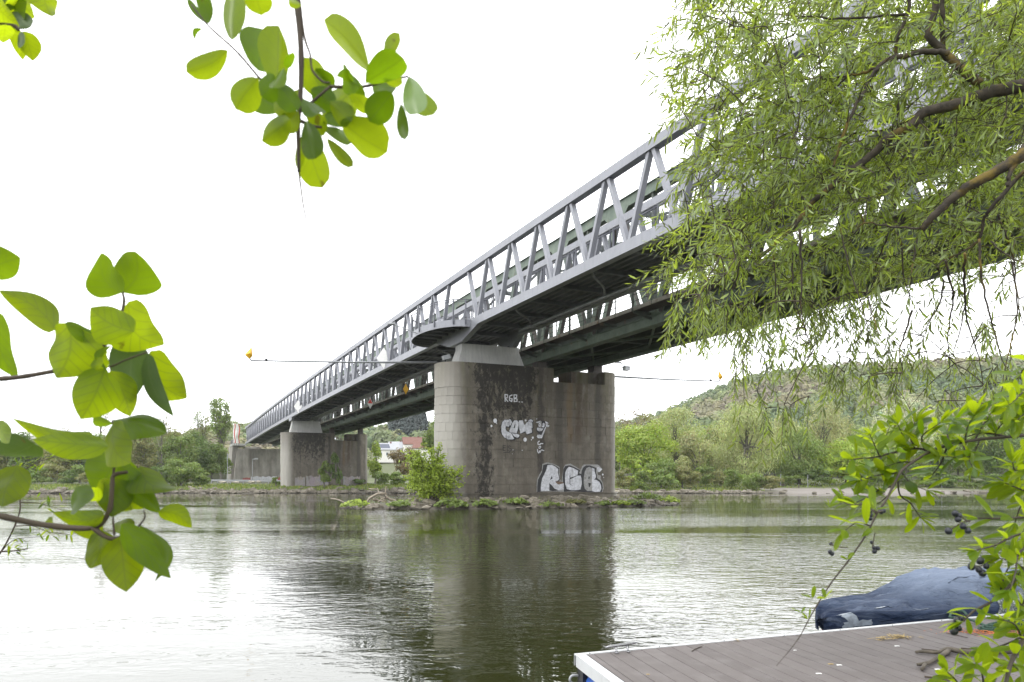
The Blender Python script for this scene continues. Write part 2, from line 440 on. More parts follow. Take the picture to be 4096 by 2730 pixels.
# ------------------------------------------------------------------ footbridge
NS = np.array([8.95, 9.9, 11.5, 15.0, 20.5, 25, 32.3, 39.5, 47, 58.5])
def nx(n): return 650 + 19284/n
_top = {2823:405, 2326:750, 1950:1006.7, 1816.8:1101.6, 1667.7:1200, 1425.4:1373.8, 1247:1500, 1131:1593, 1053:1653, 971.4:1716.8}
_bot = {2638:947, 2000:1250, 1600:1441, 1148.5:1678, 972:1783.6}
def _fit(d, deg):
    x = np.array(list(d.keys()), float); y = np.array(list(d.values()), float)
    n = 19284/(x-650); z = EYE + (HZ-y)*n*PAN*CS/FPX
    return np.polyfit(n, z, deg)
ctop = _fit(_top, 2); cbot = _fit(_bot, 2)
cz = cbot*.5 + (ctop - np.array([0, 0, 4.12]))*.5
def zbot(t): n = t/PAN; return float(np.polyval(cz, n if n > 6 else 6))
def ztp(t): return zbot(t) + 4.12
T0, T1 = -10.0, 198.6
WID = 4.3
fb = empty('footbridge', B(93, 2, zbot(93)), 'long grey steel truss footbridge with slanting members crossing the river', 'footbridge')
ts = np.arange(T0, T1+.1, PAN/2); ts = np.append(ts, T1)
def chord(q, zf, wd, ht, name, mat, down=0.0):
    mb = MB()
    mb.strip([(B(t_, q, zf(t_)), pdir, UP) for t_ in ts], [(-wd/2, -ht/2), (wd/2, -ht/2), (wd/2, ht/2), (-wd/2, ht/2)])
    return mb.build(name, mat, fb)
for q in (.2, WID-.2):
    chord(q, lambda t_: ztp(t_)-.2, .40, .40, 'top_chord', M['bridge_grey'])
    chord(q, lambda t_: zbot(t_)+.25, .40, .50, 'bottom_chord', M['bridge_grey'])
    # end post
    mb = MB(); mb.beam(B(T1-.2, q, zbot(T1)+.5), B(T1-.2, q, ztp(T1)-.4), .3, .3); mb.build('end_post', M['bridge_grey'], fb)
    for tc in (56.0, 128.5):
        mb = MB(); w_ = .38
        z_ = zbot(tc) + .01; lo = .68 if tc < 100 else .45
        prof = [(tc-4.1, z_), (tc-1.25, z_-lo), (tc+1.25, z_-lo), (tc+3.9, z_)] if q < 1 else [(tc-1.8, z_), (tc-.8, z_-lo), (tc+.8, z_-lo), (tc+1.8, z_)]
        if tc > 100: prof = [(tc-1.6, z_), (tc-1.2, z_-lo), (tc+1.2, z_-lo), (tc+1.6, z_)]
        V = [B(a, q-w_/2, b) for a, b in prof] + [B(a, q+w_/2, b) for a, b in prof]
        mb.add(V, [(0,1,2,3), (7,6,5,4), (0,4,5,1), (1,5,6,2), (2,6,7,3), (3,7,4,0)])
        mb.build('haunch', M['bridge_grey'], fb)
k = -3
nodes = [(.918 + i)*PAN for i in range(-3, 58)]
for side, q in (('near', .2), ('far', WID-.2)):
    for i, tn in enumerate(nodes):
        if tn < T0+2 or tn > T1-1.2: continue
        for sg in (-1, 1):
            tb = tn + sg*PAN/2 - sg*.12; tt = tn + sg*.16
            if tb > T1-.3: continue
            if (abs(tn-15.918*PAN) < .1 and sg == 1) or (abs(tn-16.918*PAN) < .1 and sg == -1):
                if True:
                    continue
            mb = MB(); a = B(tb, q, zbot(tb)+.48); b = B(tt, q, ztp(tt)-.38)
            mb.beam(a, b, .20, .24, up=pdir); mb.build('diagonal', M['bridge_grey'], fb)
mb = MB()
for q in (.2, WID-.2):
    for tn in (15.918*PAN, 16.918*PAN):
        pass
# deck, cross beams, stringers
mb = MB()
mb.strip([(B(t_, WID/2, zbot(t_)+.42), pdir, UP) for t_ in ts], [(-1.9, -.03), (1.9, -.03), (1.9, .03), (-1.9, .03)])
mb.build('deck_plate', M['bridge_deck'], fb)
for q in np.linspace(.75, WID-.75, 7):
    mb = MB(); mb.strip([(B(t_, q, zbot(t_)+.33), pdir, UP) for t_ in ts], [(-.09, -.07), (.09, -.07), (.14, .07), (-.14, .07)])
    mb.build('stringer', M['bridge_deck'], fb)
for tn in nodes:
    tb = tn + PAN/2
    if tb > T1-.4: continue
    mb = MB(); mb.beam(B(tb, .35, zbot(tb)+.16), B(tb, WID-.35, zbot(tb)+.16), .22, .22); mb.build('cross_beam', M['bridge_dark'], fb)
# railing: posts, mesh panels, handrail (near and far side, inside the trusses)
for q in (.62, WID-.62):
    mb = MB()
    mb.tube([B(t_, q, zbot(t_)+1.72) for t_ in ts], .035, 6); mb.build('handrail', M['galv'], fb)
    mb = MB(); mb.strip([(B(t_, q, zbot(t_)+1.60), pdir, UP) for t_ in ts], [(-.02, -.03), (.02, -.03), (.02, .03), (-.02, .03)])
    mb.strip([(B(t_, q, zbot(t_)+.60), pdir, UP) for t_ in ts], [(-.02, -.02), (.02, -.02), (.02, .02), (-.02, .02)])
    mb.build('rail_frame', M['rail_metal'], fb)
    for i, tn in enumerate(nodes):
        if tn > T1-3: continue
        z_ = zbot(tn)
        mb = MB(); mb.beam(B(tn+.2, q, z_+.5), B(tn+.2, q, z_+1.72), .05, .12, up=bdir); mb.beam(B(tn+.45, q, z_+.5), B(tn+.45, q, z_+1.72), .05, .06, up=bdir)
        mb.build('rail_post', M['rail_metal'], fb)
        mb = MB()
        za, zb2 = zbot(tn+.5), zbot(tn+3.3)
        for j in range(16):
            h = .66 + j*.058
            mb.beam(B(tn+.5, q, za+h), B(tn+3.3, q, zb2+h), .008, .018)
        for j in range(5):
            tq = tn+.5+j*.7; mb.beam(B(tq, q, zbot(tq)+.6), B(tq, q, zbot(tq)+1.6), .01, .02, up=bdir)
        o = mb.build('railing_panel', M['mesh_panel'], fb)
mb = MB()
mb.strip([(B(t_, WID-.05, zbot(t_)+2.0), pdir, UP) for t_ in ts], [(-.05, -.14), (.05, -.14), (.05, .14), (-.05, .14)])
mb.build('cable_duct', M['bridge_grey'], fb)
# drain pipe under the deck with swan-neck branches
for (a, b) in ((2, 54), (58.5, 127), (131, 197)):
    tt_ = np.arange(a, b, 2.0); mb = MB()
    mb.tube([B(t_, 2.9, zbot(t_)-.20 - .10*math.sin((t_-a)/(b-a)*3.14)) for t_ in tt_], .11, 8)
    for t_ in tt_[::2]:
        mb.tube([B(t_-.06, 2.9, zbot(t_)-.25), B(t_+.06, 2.9, zbot(t_)-.25)], .14, 8)
        mb.beam(B(t_, 2.9, zbot(t_)-.1), B(t_, 2.9, zbot(t_)+.35), .02, .02, up=bdir)
    mb.build('drain_pipe', M['pipe'], fb, smooth=False)
    for t_ in np.arange(a+3, b-6, 8.5):
        P = smooth_path([B(t_, .55, zbot(t_)+.2), B(t_+.1, .62, zbot(t_)-.02), B(t_+.3, .9, zbot(t_)-.12), B(t_+1.4, 2.0, zbot(t_)-.12), B(t_+2.6, 2.85, zbot(t_)-.14)], 5)
        mb = MB(); mb.tube(P, .06, 8); mb.build('drain_branch', M['pipe'], fb, smooth=True)

# viewing balcony at the pier
bal = MB(); tA, tB, bul = 53.2, 61.6, 2.25
zb = zbot(57)
def balp(u, sc=1.0):
    a = math.pi*u
    return (tA+tB)/2 - (tB-tA)/2*math.cos(a)*sc, -bul*math.sin(a)**.9*sc
us = np.linspace(0, 1, 25)
V = []; n = len(us)
for z_ in (zb-.02, zb+.42):
    for u in us:
        tt_, qq_ = balp(u); V.append(B(tt_, qq_, z_))
for z_ in (zb-.02, zb+.42):
    for u in us:
        tt_, qq_ = balp(u, .985); V.append(B(tt_, qq_, z_))
F = []
for i in range(n-1):
    F += [(i, i+1, n+i+1, n+i), (2*n+i+1, 2*n+i, 3*n+i, 3*n+i+1), (i, 2*n+i, 2*n+i+1, i+1), (n+i, n+i+1, 3*n+i+1, 3*n+i)]
bal.add(V, F); rim = bal.build('balcony_rim', M['bridge_grey'], fb, smooth=False)
mb = MB(); V = [B(*balp(u, .98), zb+.30) for u in us] + [B(*balp(u, .98), zb+.36) for u in us]
mb.add(V, [tuple(range(n)), tuple(range(2*n-1, n-1, -1))]); mb.build('balcony_floor', M['bridge_dark'], fb)
for u in np.linspace(.1, .9, 9):
    tt_, qq_ = balp(u, .97)
    mb = MB(); mb.beam(B(tt_, qq_, zb+.2), B(tt_, 0, zb+.2), .08, .16); mb.build('balcony_joist', M['bridge_dark'], fb)
mb = MB()
mb.tube([B(*balp(u, .99), zb+1.72) for u in us], .03, 6); mb.tube([B(*balp(u, .97), zb+1.62) for u in us], .018, 5)
mb.tube([B(*balp(u, .99), zb+.6) for u in us], .018, 5); mb.build('balcony_handrail', M['rail_metal'], fb)
for u in (.04, .14, .3, .46, .62, .78, .92):
    tt_, qq_ = balp(u, 1.015); mb = MB()
    mb.beam(B(tt_, qq_, zb+.12), B(tt_, qq_, zb+1.72), .06, .13, up=bdir)
    mb.build('balcony_post', M['rail_metal'], fb)
for u0, u1 in ((.15, .29), (.31, .45), (.47, .61), (.63, .77)):
    mb = MB()
    for h in (.68, 1.55): mb.tube([B(*balp(u, .98), zb+h) for u in np.linspace(u0, u1, 5)], .015, 5)
    for u in np.linspace(u0, u1, 9): mb.tube([B(*balp(u, .98), zb+.68), B(*balp(u, .98), zb+1.55)], .006, 4)
    mb.build('balcony_infill', M['rail_metal'], fb)

# channel signs fixed to the footbridge and to the railway bridge
def rhomb(name, c, wd, ht, mats, label, facing=-bdir, two=None, parent=None):
    e = empty(name, c, label, 'channel sign'); f = unit(facing); s_ = unit(np.cross(f, UP))
    mb = MB(); V = [c+UP*ht/2, c+s_*wd/2, c-UP*ht/2, c-s_*wd/2]
    V = V + [v - f*.03 for v in V]
    mb.add(V, [(0,1,2,3), (7,6,5,4), (0,4,5,1), (1,5,6,2), (2,6,7,3), (3,7,4,0)]); mb.build('plate', mats[0], e)
    mb = MB()
    V = [c+f*.006+UP*ht*.44, c+f*.006+s_*wd*.43, c+f*.006-UP*ht*.44, c+f*.006-s_*wd*.43]
    if two: mb.add([V[0], V[1], V[3]], [(0,1,2)])
    else: mb.add(V, [(0,1,2,3)])
    mb.build('face', mats[1], e)
    mb = MB(); mb.beam(c-f*.05-UP*ht*.35, c-f*.05+UP*ht*.35, .05, .05, up=s_); mb.build('bracket', M['dark'], e)
    return e
for sx, lab in ((1540, 'white diamond channel sign on the grey footbridge truss, the nearer one'), (1196, 'white diamond channel sign on the grey footbridge truss above the far bank')):
    t_ = 19284/(sx-650)*PAN; rhomb('channel_sign', B(t_, -.12, zbot(t_)+.95), 1.25, 1.9, (M['white'], M['white']), lab, facing=unit(-pdir*.5-bdir))
# ------------------------------------------------------------------ railway bridge
def paint_green(name, c0, c1, rust=.5):
    t = NT(name); p = t.pos()
    f = t.noise(p, 1.2, 5, .65); c = t.mix(t.ramp(f, [(.35, 0.), (.65, 1.)]), c0, c1)
    r = t.ramp(t.noise(t.mapping(p, (1, 1, .6)), 2.2, 7, .75), [(.58, 0.), (.66, 1.)])
    c = t.mix(t.math('MULTIPLY', r, rust), c, (.16, .075, .035))
    st = t.ramp(t.noise(t.mapping(p, (4, 4, .4)), 1.0, 4, .6), [(.5, 0.), (.7, 1.)])
    c = t.mix(t.math('MULTIPLY', st, .35), c, (.08, .085, .07))
    return t.done(t.pbr(c, .7, 0, t.bump(f, .2, .01)))
M['green'] = paint_green('faded_green_paint', (.10, .135, .105), (.16, .20, .155), .45)
M['green_dk'] = paint_green('dirty_green_paint', (.05, .064, .053), (.09, .105, .085), .6)
M['brown_steel'] = paint_green('dark_brown_steel', (.04, .033, .03), (.07, .06, .05), .5)
M['walk_edge'] = paint_green('rusty_walkway_edge', (.34, .31, .27), (.20, .20, .17), .9)
M['walk_under'] = simple('walkway_underside', (.075, .06, .058), .85, 0, .25, 1.5)

rb = empty('railway_bridge', B(90, 8, 10.5), 'old green riveted railway truss bridge running behind the grey footbridge', 'railway bridge')
PR = 6.9
QL, QR = 6.4, 11.0
zc0, zc1 = 10.46, 17.75           # chord centre lines
RT0, RT1 = -12.0, 198.0
tp = np.arange(56.0 - 9*PR - 3, RT1, PR); tp = np.array([56.0 + i*PR for i in range(-9, 21)])
for side, q in (('l', QL), ('r', QR)):
    outer = -1 if q == QL else 1
    mb = MB(); mb.beam(B(RT0, q, zc0), B(RT1, q, zc0), .42, .50)
    mb.beam(B(RT0, q, zc0-.26), B(RT1, q, zc0-.26), .62, .03); mb.beam(B(RT0, q, zc0+.26), B(RT1, q, zc0+.26), .62, .03)
    mb.build('bottom_chord', M['green'], rb)
    mb = MB(); mb.beam(B(RT0, q, zc1-.02), B(RT1, q, zc1-.02), .44, .54); mb.beam(B(RT0, q, zc1+.27), B(RT1, q, zc1+.27), .66, .03)
    mb.build('top_chord', M['green'], rb)
    for t_ in tp:
        if t_ > RT1: continue
        # gusset plate with flared foot
        mb = MB(); V = []
        for o_ in (-.24, -.215):
            qq = q + outer*abs(o_)*1.0 if False else q + outer*(.23 + (o_+.24))
            V += [B(t_-1.0, qq, zc0+.2), B(t_+1.0, qq, zc0+.2), B(t_+.62, qq, zc0+.42), B(t_+.42, qq, zc0+1.15), B(t_-.42, qq, zc0+1.15), B(t_-.62, qq, zc0+.42)]
        mb.add(V, [tuple(range(6)), tuple(range(11, 5, -1))] + [(i, (i+1) % 6, 6+(i+1) % 6, 6+i) for i in range(6)])
        mb.build('gusset_plate', M['green'], rb)
        mb = MB(); mb.beam(B(t_, q, zc0+.2), B(t_, q, zc1-.25), .30, .16, up=bdir); mb.build('post', M['green_dk'], rb)
        for sg in (-1, 1):
            tm = t_ + sg*PR/2
            if not (RT0 < tm < RT1): continue
            mb = MB(); a = B(t_+sg*.25, q, zc0+.25); b = B(tm-sg*.15, q, zc1-.25)
            dv = unit(b-a)
            for o_ in (-.16, .16): mb.beam(a+pdir*o_, b+pdir*o_, .03, .42, up=np.cross(dv, pdir))
            mb.build('diagonal', M['green'], rb)
            mb = MB(); mb.beam(a, b, .26, .30, up=np.cross(dv, pdir)); mb.build('diagonal_web', M['brown_steel'], rb)
    for t_ in tp:
        tm = t_ + PR/2
        if tm > RT1: continue
        mb = MB(); V = []
        for o_ in (.23, .255):
            qq = q + outer*o_
            V += [B(tm-1.3, qq, zc1-.28), B(tm-.5, qq, zc1-1.0), B(tm+.5, qq, zc1-1.0), B(tm+1.3, qq, zc1-.28)]
        mb.add(V, [(0,1,2,3), (7,6,5,4), (0,4,5,1), (1,5,6,2), (2,6,7,3), (3,7,4,0)]); mb.build('top_gusset', M['green'], rb)
        mb = MB(); mb.beam(B(tm, q, zc1-1.0), B(tm, q, zc0+.9), .07, .10, up=bdir)
# cross frames: floor beams, stringers, bracing
for t_ in tp:
    if t_ > RT1: continue
    mb = MB(); mb.beam(B(t_, QL+.2, zc0+.55), B(t_, QR-.2, zc0+.55), .28, .70); mb.build('floor_beam', M['green_dk'], rb)
    tm = t_ + PR/2
    if tm < RT1:
        mb = MB(); mb.beam(B(tm, QL+.2, zc1-.05), B(tm, QR-.2, zc1-.05), .2, .3)
        mb.beam(B(t_, QL+.1, zc1-.1), B(tm, (QL+QR)/2, zc1-.1), .12, .12); mb.beam(B(t_, QR-.1, zc1-.1), B(tm, (QL+QR)/2, zc1-.1), .12, .12)
        mb.beam(B(tm, QL+.2, zc1-1.6), B(tm, QL+1.6, zc1-.15), .12, .16); mb.beam(B(tm, QR-.2, zc1-1.6), B(tm, QR-1.6, zc1-.15), .12, .16)
        mb.build('portal_bracing', M['green_dk'], rb)
        mb = MB(); mb.beam(B(t_, QL+.1, zc0+.05), B(t_+PR, QR-.1, zc0+.05), .14, .12); mb.beam(B(t_, QR-.1, zc0-.08), B(t_+PR, QL+.1, zc0-.08), .14, .12)
        mb.build('wind_bracing', M['green'], rb)
for q in (QL+1.35, QR-1.35):
    mb = MB(); mb.beam(B(RT0, q, zc0+.62), B(RT1, q, zc0+.62), .22, .5); mb.build('stringer', M['green_dk'], rb)
mb = MB(); mb.beam(B(RT0, QR-.22, zc0+.55), B(RT1, QR-.22, zc0+.55), .04, .80); mb.build('side_plate', M['green_dk'], rb)
mb = MB(); mb.beam(B(RT0, QL+.42, zc0+.66), B(RT1, QL+.42, zc0+.66), .04, .5); mb.build('side_plate', M['green_dk'], rb)
slp = mesh_data('sleeper', *(lambda m: (np.concatenate(m.V), m.F))((lambda m: (m.box((0,0,0), 2.6, .26, .2, pdir, bdir), m)[1])(MB())), M['walk_under'])
for i, t_ in enumerate(np.arange(2, 198, .72)[:270]):
    link('sleeper', slp, rb, B(t_, (QL+QR)/2, zc0+.97) - WLOC[rb.name])
for q in (-.72, .72):
    mb = MB(); mb.beam(B(RT0, (QL+QR)/2+q, zc0+1.14), B(RT1, (QL+QR)/2+q, zc0+1.14), .07, .15); mb.build('rail', M['brown_steel'], rb)
mb = MB(); mb.beam(B(RT0, (QL+QR)/2, zc0+.80), B(RT1, (QL+QR)/2, zc0+.80), QR-QL-.5, .05); mb.build('deck_plate', M['brown_steel'], rb)
# walkway on brackets at the near side
QW = 5.0
mb = MB(); mb.beam(B(RT0, (QW+QL-.3)/2, zc0+.53), B(RT1, (QW+QL-.3)/2, zc0+.53), QL-.3-QW, .06); mb.build('walkway_deck', M['walk_under'], rb)
mb = MB(); mb.beam(B(RT0, QW, zc0+.53), B(RT1, QW, zc0+.53), .07, .20); mb.build('walkway_edge', M['walk_edge'], rb)
for t_ in np.append(tp, tp + PR/2):
    if t_ > RT1: continue
    mb = MB(); mb.beam(B(t_, QW+.03, zc0+.40), B(t_, QL-.2, zc0+.34), .10, .16)
    if min(abs(tp-t_)) < .1: mb.beam(B(t_, QW+.1, zc0+.38), B(t_, QL-.2, zc0+.1), .10, .12)
    mb.build('bracket', M['green_dk'], rb)
for t_ in np.arange(56 - 30*PR/4, RT1, PR/4)[:]:
    mb = MB(); big = min(abs(tp-t_)) < .1
    mb.beam(B(t_, QW-.02, zc0+.40), B(t_, QW-.02, zc0+1.68), (.10 if big else .05), (.12 if big else .05), up=bdir); mb.build('rail_post', M['green_dk'], rb)
for h in (.92, 1.28, 1.66):
    mb = MB(); mb.tube([B(RT0, QW-.02, zc0+h), B(RT1, QW-.02, zc0+h)], .022, 5); mb.build('walkway_rail', M['green_dk'], rb)
# bearings and bearing wall on the piers
for tc, zt in ((56.0, 9.6), (128.5, 9.25)):
    for q in (QL, QR):
        mb = MB(); mb.box(B(tc, q, (zt+zc0-.27)/2), .7, .9, zc0-.27-zt, pdir, bdir); mb.box(B(tc, q, zt+.06), 1.1, 1.3, .12, pdir, bdir)
        mb.build('bearing', M['brown_steel'], rb)
    st = MB(); st.box(B(tc+.35, 9.75, zt-.47), 2.2, 2.0, .96, pdir, bdir)
    st.build('bearing_pedestal', M['stone'], pier1 if tc < 100 else pier2)

rhomb('channel_sign', B(82.5, 4.6, 11.15), .7, 1.3, (M['dark'], M['yellow']), 'yellow diamond channel sign hanging on the green railway bridge', facing=-bdir)
rhomb('channel_sign', B(97.0, 4.6, 11.05), .7, 1.3, (M['white'], M['red']), 'red and white diamond channel sign on the green railway bridge, the farther one', facing=-bdir, two=True)

# ------------------------------------------------------------------ abutment
mb = MB(); tA_ = 199.0
def ab(q, z, dt=0): return B(tA_+dt, q, z)
e = empty('bridge_abutment', B(tA_, 6, 2), 'pale concrete abutment at the far end of both bridges behind the crash barrier', 'abutment')
mb = MB(); V = [ab(-2.6, .6), ab(14, .6), ab(14, .6, 9), ab(-2.6, .6, 9), ab(-1.7, 9.6), ab(14, 9.6), ab(14, 9.6, 9), ab(-1.7, 9.6, 9)]
mb.box8(V); mb.build('wall', M['abut'], e)
mb = MB(); V = [ab(-3.2, .6, 2), ab(-2.5, .6, 2), ab(-2.5, .6, 14), ab(-3.2, .6, 14), ab(-2.6, 10.4, 2), ab(-1.2, 10.4, 2), ab(-1.2, 10.4, 14), ab(-2.6, 10.4, 14)]
mb.box8(V); mb.build('wing_wall', M['abut'], e)
mb = MB(); mb.box(ab(-1.2, 10.55, 5), 3.0, 9, .5, pdir, bdir); mb.build('coping', M['concrete'], e)
mb = MB(); mb.box(ab(2, 9.9, 4), 3.6, 2.5, .6, pdir, bdir); mb.build('bearing_shelf', M['abut'], e)
mb = MB()
for i in range(12): mb.beam(ab(-2.4, 10.8, i*.9), ab(-2.4, 11.9, i*.9), .05, .05, up=bdir)
mb.beam(ab(-2.4, 11.9, 0), ab(-2.4, 11.9, 10), .06, .06); mb.beam(ab(-2.4, 11.3, 0), ab(-2.4, 11.3, 10), .04, .04)
mb.build('railing', M['rail_metal'], e)

# ------------------------------------------------------------------ graffiti (flat paint on the pier's long face)
def paint(name, col0, col1, sc=6, rough=.5, metal=0.0):
    t = NT(name); p = t.pos(); f = t.noise(p, sc, 6, .7)
    c = t.mix(t.ramp(f, [(.35, 0.), (.62, 1.)]), col0, col1)
    g = t.ramp(t.noise(t.mapping(p, (2, 2, .4)), 1.5, 5, .7), [(.55, 0.), (.75, 1.)])
    c = t.mix(t.math('MULTIPLY', g, .55), c, (.16, .15, .13)); c = t.mix(t.math('MULTIPLY', t.ramp(t.noise(p, 9, 6, .75), [(.56, 0.), (.62, 1.)]), .5), c, (.13, .12, .10))
    return t.done(t.pbr(c, rough, metal))
M['silver'] = paint('silver_spray', (.34, .35, .38), (.60, .61, .65), 5)
M['silver2'] = paint('silver_spray_dirty', (.17, .17, .16), (.30, .30, .30), 5)
M['white_spray'] = paint('white_spray', (.55, .56, .60), (.70, .71, .75), 8)
M['rust_spray'] = paint('brown_stain', (.10, .055, .03), (.14, .08, .045), 6)
TF = 56.0 - 1.5 - .022      # face plane
GR = empty('graffiti', on_plane(2290, 1975, TF), 'large silver letters RGB with black outline sprayed low on the near pier', 'graffiti')
def poly(name, pts, mat, parent, org, sc, lift=0.0, plane=TF):
    W = [on_plane(org[0]+x/sc, org[1]+y/sc, plane-lift) for x, y in pts]
    n = len(W); V = W + [v + bdir*.004 for v in W]
    a = sum(pts[i][0]*pts[(i+1) % n][1]-pts[(i+1) % n][0]*pts[i][1] for i in range(n))
    F = [tuple(range(n)), tuple(range(2*n-1, n-1, -1))]
    return build(name, V, F + [(i, (i+1) % n, n+(i+1) % n, n+i) for i in range(n)], mat, parent)
G1 = ((2140, 1840), 7.843)
def g1(name, pts, mat, lift): poly(name, pts, mat, GR, G1[0], G1[1], lift)
g1('halo', [(50,1000),(60,640),(130,480),(215,330),(232,130),(390,75),(600,130),(770,230),(780,600),(830,690),(900,240),(960,150),(1120,120),(1440,320),(1480,200),(1530,150),(1740,150),(1960,150),(2020,190),(2110,290),(2040,380),(1965,400),(1970,470),(2060,500),(2055,590),(2130,720),(2150,900),(2120,1010),(1900,1030),(1400,1000),(900,1000),(500,990),(180,1000)], M['silver2'], .002)
g1('letter_outline', [(70,1030),(75,800),(100,620),(170,480),(225,380),(260,165),(390,130),(600,160),(760,260),(740,400),(780,600),(760,690),(640,760),(760,960),(450,960),(180,985)], M['black_paint'], .006)
g1('letter', [(180,980),(190,760),(230,580),(290,460),(350,330),(395,165),(520,160),(620,200),(725,290),(715,400),(760,590),(735,640),(635,690),(700,760),(720,790),(900,740),(905,930),(740,955),(610,900),(530,800),(450,735),(450,980)], M['silver'], .010)
g1('letter_hole', [(525,505),(558,585),(468,635)], M['black_paint'], .014)
g1('letter_hole', [(450,740),(540,810),(610,920),(700,965),(560,985),(452,960)], M['black_paint'], .014)
g1('stain', [(640,690),(740,680),(860,690),(905,740),(720,770)], M['rust_spray'], .014)
g1('letter_outline', [(905,1000),(880,700),(875,500),(895,300),(950,195),(1100,175),(1250,240),(1425,330),(1380,420),(1450,450),(1475,330),(1520,230),(1600,180),(1720,175),(1930,255),(1915,400),(1945,500),(1950,580),(2040,640),(2110,740),(2130,880),(2100,1010),(2000,1025),(1500,1010),(1200,985)], M['black_paint'], .006)
g1('letter', [(1000,920),(950,760),(940,560),(950,400),(1000,290),(1065,220),(1200,260),(1355,345),(1330,490),(1110,560),(1115,490),(1085,490),(1085,760),(1110,785),(1215,740),(1220,830),(1110,790),(1010,880)], M['silver'], .010)
g1('letter', [(1110,610),(1330,500),(1430,495),(1460,600),(1465,760),(1430,930),(1330,950),(1150,960),(1000,920),(1010,880),(1110,790),(1190,830),(1222,820),(1222,735),(1110,770)], M['silver'], .012)
g1('letter', [(1560,900),(1530,760),(1530,560),(1560,380),(1620,260),(1700,225),(1790,260),(1790,600),(1790,980),(1640,980)], M['silver2'], .010)
g1('letter', [(1790,255),(1860,280),(1870,380),(1915,500),(1900,570),(1855,620),(1940,640),(2020,700),(2070,800),(2080,920),(2040,1000),(1900,1010),(1790,985)], M['silver'], .010)
g1('letter_hole', [(1690,505),(1720,560),(1700,610),(1672,590)], M['black_paint'], .014)
g1('letter_hole', [(1675,725),(1750,730),(1745,800),(1710,870),(1690,830)], M['black_paint'], .014)
g1('splash', [(1940,260),(1975,225),(2060,260),(2110,300),(2030,380),(1970,370)], M['silver'], .012)
g1('splash', [(2100,450),(2125,430),(2155,455),(2140,490),(2110,490)], M['white_spray'], .012)
g1('splash', [(2140,540),(2170,550),(2150,575)], M['white_spray'], .012)

GC = empty('graffiti', on_plane(2065, 1760, TF), 'silver bubble letters COW with a small 23, sprayed at mid height on the near pier', 'graffiti')
G2 = ((1960, 1660), 9.05)
def g2(name, pts, mat, lift, par=None): poly(name, pts, mat, par or GC, G2[0], G2[1], lift)
g2('letter_outline', [(400,600),(400,400),(440,240),(520,165),(690,165),(700,125),(770,170),(800,240),(880,185),(980,190),(1040,200),(1200,190),(1240,340),(1300,320),(1330,265),(1370,200),(1440,145),(1530,165),(1600,260),(1545,270),(1585,500),(1540,500),(1565,660),(1350,740),(1300,640),(1120,690),(1050,560),(1000,680),(1080,720),(1090,800),(1040,870),(940,850),(900,930),(740,930),(600,890),(480,790),(410,700)], M['black_paint'], .006)
g2('letter', [(415,600),(412,430),(450,260),(530,180),(690,180),(690,430),(570,410),(560,500),(600,590),(690,630),(760,660),(880,870),(800,895),(640,885),(520,820),(440,710)], M['silver'], .010)
g2('letter', [(700,150),(760,190),(795,270),(750,380),(705,395)], M['silver'], .011)
g2('letter', [(690,600),(760,430),(810,300),(880,205),(980,205),(1035,270),(1030,450),(965,670),(850,650),(740,640)], M['silver'], .011)
g2('letter_hole', [(920,330),(905,480),(850,485),(890,360)], M['black_paint'], .014)
g2('wall_gap', [(590,470),(690,460),(700,500),(670,590),(620,590)], M['stone'], .013)
g2('letter', [(780,670),(960,690),(1065,730),(1050,800),(990,835),(880,780)], M['silver'], .011)
g2('letter', [(1045,210),(1190,200),(1230,370),(1290,330),(1330,270),(1520,270),(1540,460),(1505,490),(1520,640),(1335,710),(1280,590),(1250,610),(1105,680),(1060,500)], M['silver'], .011)
g2('letter', [(1370,250),(1410,190),(1480,165),(1545,200),(1555,250)], M['silver'], .012)
for x0 in (545, 610, 655, 1370, 1400, 1440, 1290): g2('drip', [(x0,260 if x0 < 900 else 300),(x0+14,260 if x0 < 900 else 300),(x0+9,360+(x0 % 70)),(x0+2,360+(x0 % 70))], M['black_paint'], .014)
def stroke(name, lines, wd, mat, parent, org, sc, lift):
    mb = MB()
    for L in lines:
        for (a, b) in zip(L[:-1], L[1:]):
            a, b = A(*a), A(*b); d = unit(b-a); s_ = A(-d[1], d[0])*wd/2; a = a-d*wd*.3; b = b+d*wd*.3
            W = [on_plane(org[0]+p_[0]/sc, org[1]+p_[1]/sc, TF-lift) for p_ in (a-s_, b-s_, b+s_, a+s_)]
            V = W + [v+bdir*.003 for v in W]
            mb.add(V, [(0,1,2,3), (7,6,5,4), (0,4,5,1), (1,5,6,2), (2,6,7,3), (3,7,4,0)])
    return mb.build(name, mat, parent)
stroke('number', [[(565,795),(590,765),(625,775),(625,810),(575,850),(640,850)]], 10, M['black_paint'], GC, *G2, .015)
stroke('number', [[(655,765),(690,775),(690,800),(655,810),(690,825),(690,855),(650,860)]], 10, M['black_paint'], GC, *G2, .015)
GE = empty('graffiti', on_plane(2027, 1800, TF), 'thin dark letters EIS with a line beneath on the near pier', 'graffiti')
stroke('letter', [[(565,1115),(470,1110),(475,1290),(555,1295)], [(475,1195),(560,1195)]], 20, M['black_paint'], GE, *G2, .008)
stroke('letter', [[(625,1110),(625,1330)]], 18, M['black_paint'], GE, *G2, .008)
stroke('letter', [[(760,1145),(690,1120),(660,1165),(700,1210),(770,1230),(765,1290),(710,1330),(665,1300)]], 18, M['black_paint'], GE, *G2, .008)
stroke('underline', [[(485,1355),(720,1370)]], 20, M['black_paint'], GE, *G2, .008)
GW = empty('graffiti', on_plane(2048, 1590, TF), 'small chalky white letters RGB near the top of the near pier', 'graffiti')
G4 = ((1700, 1400), 2.376)
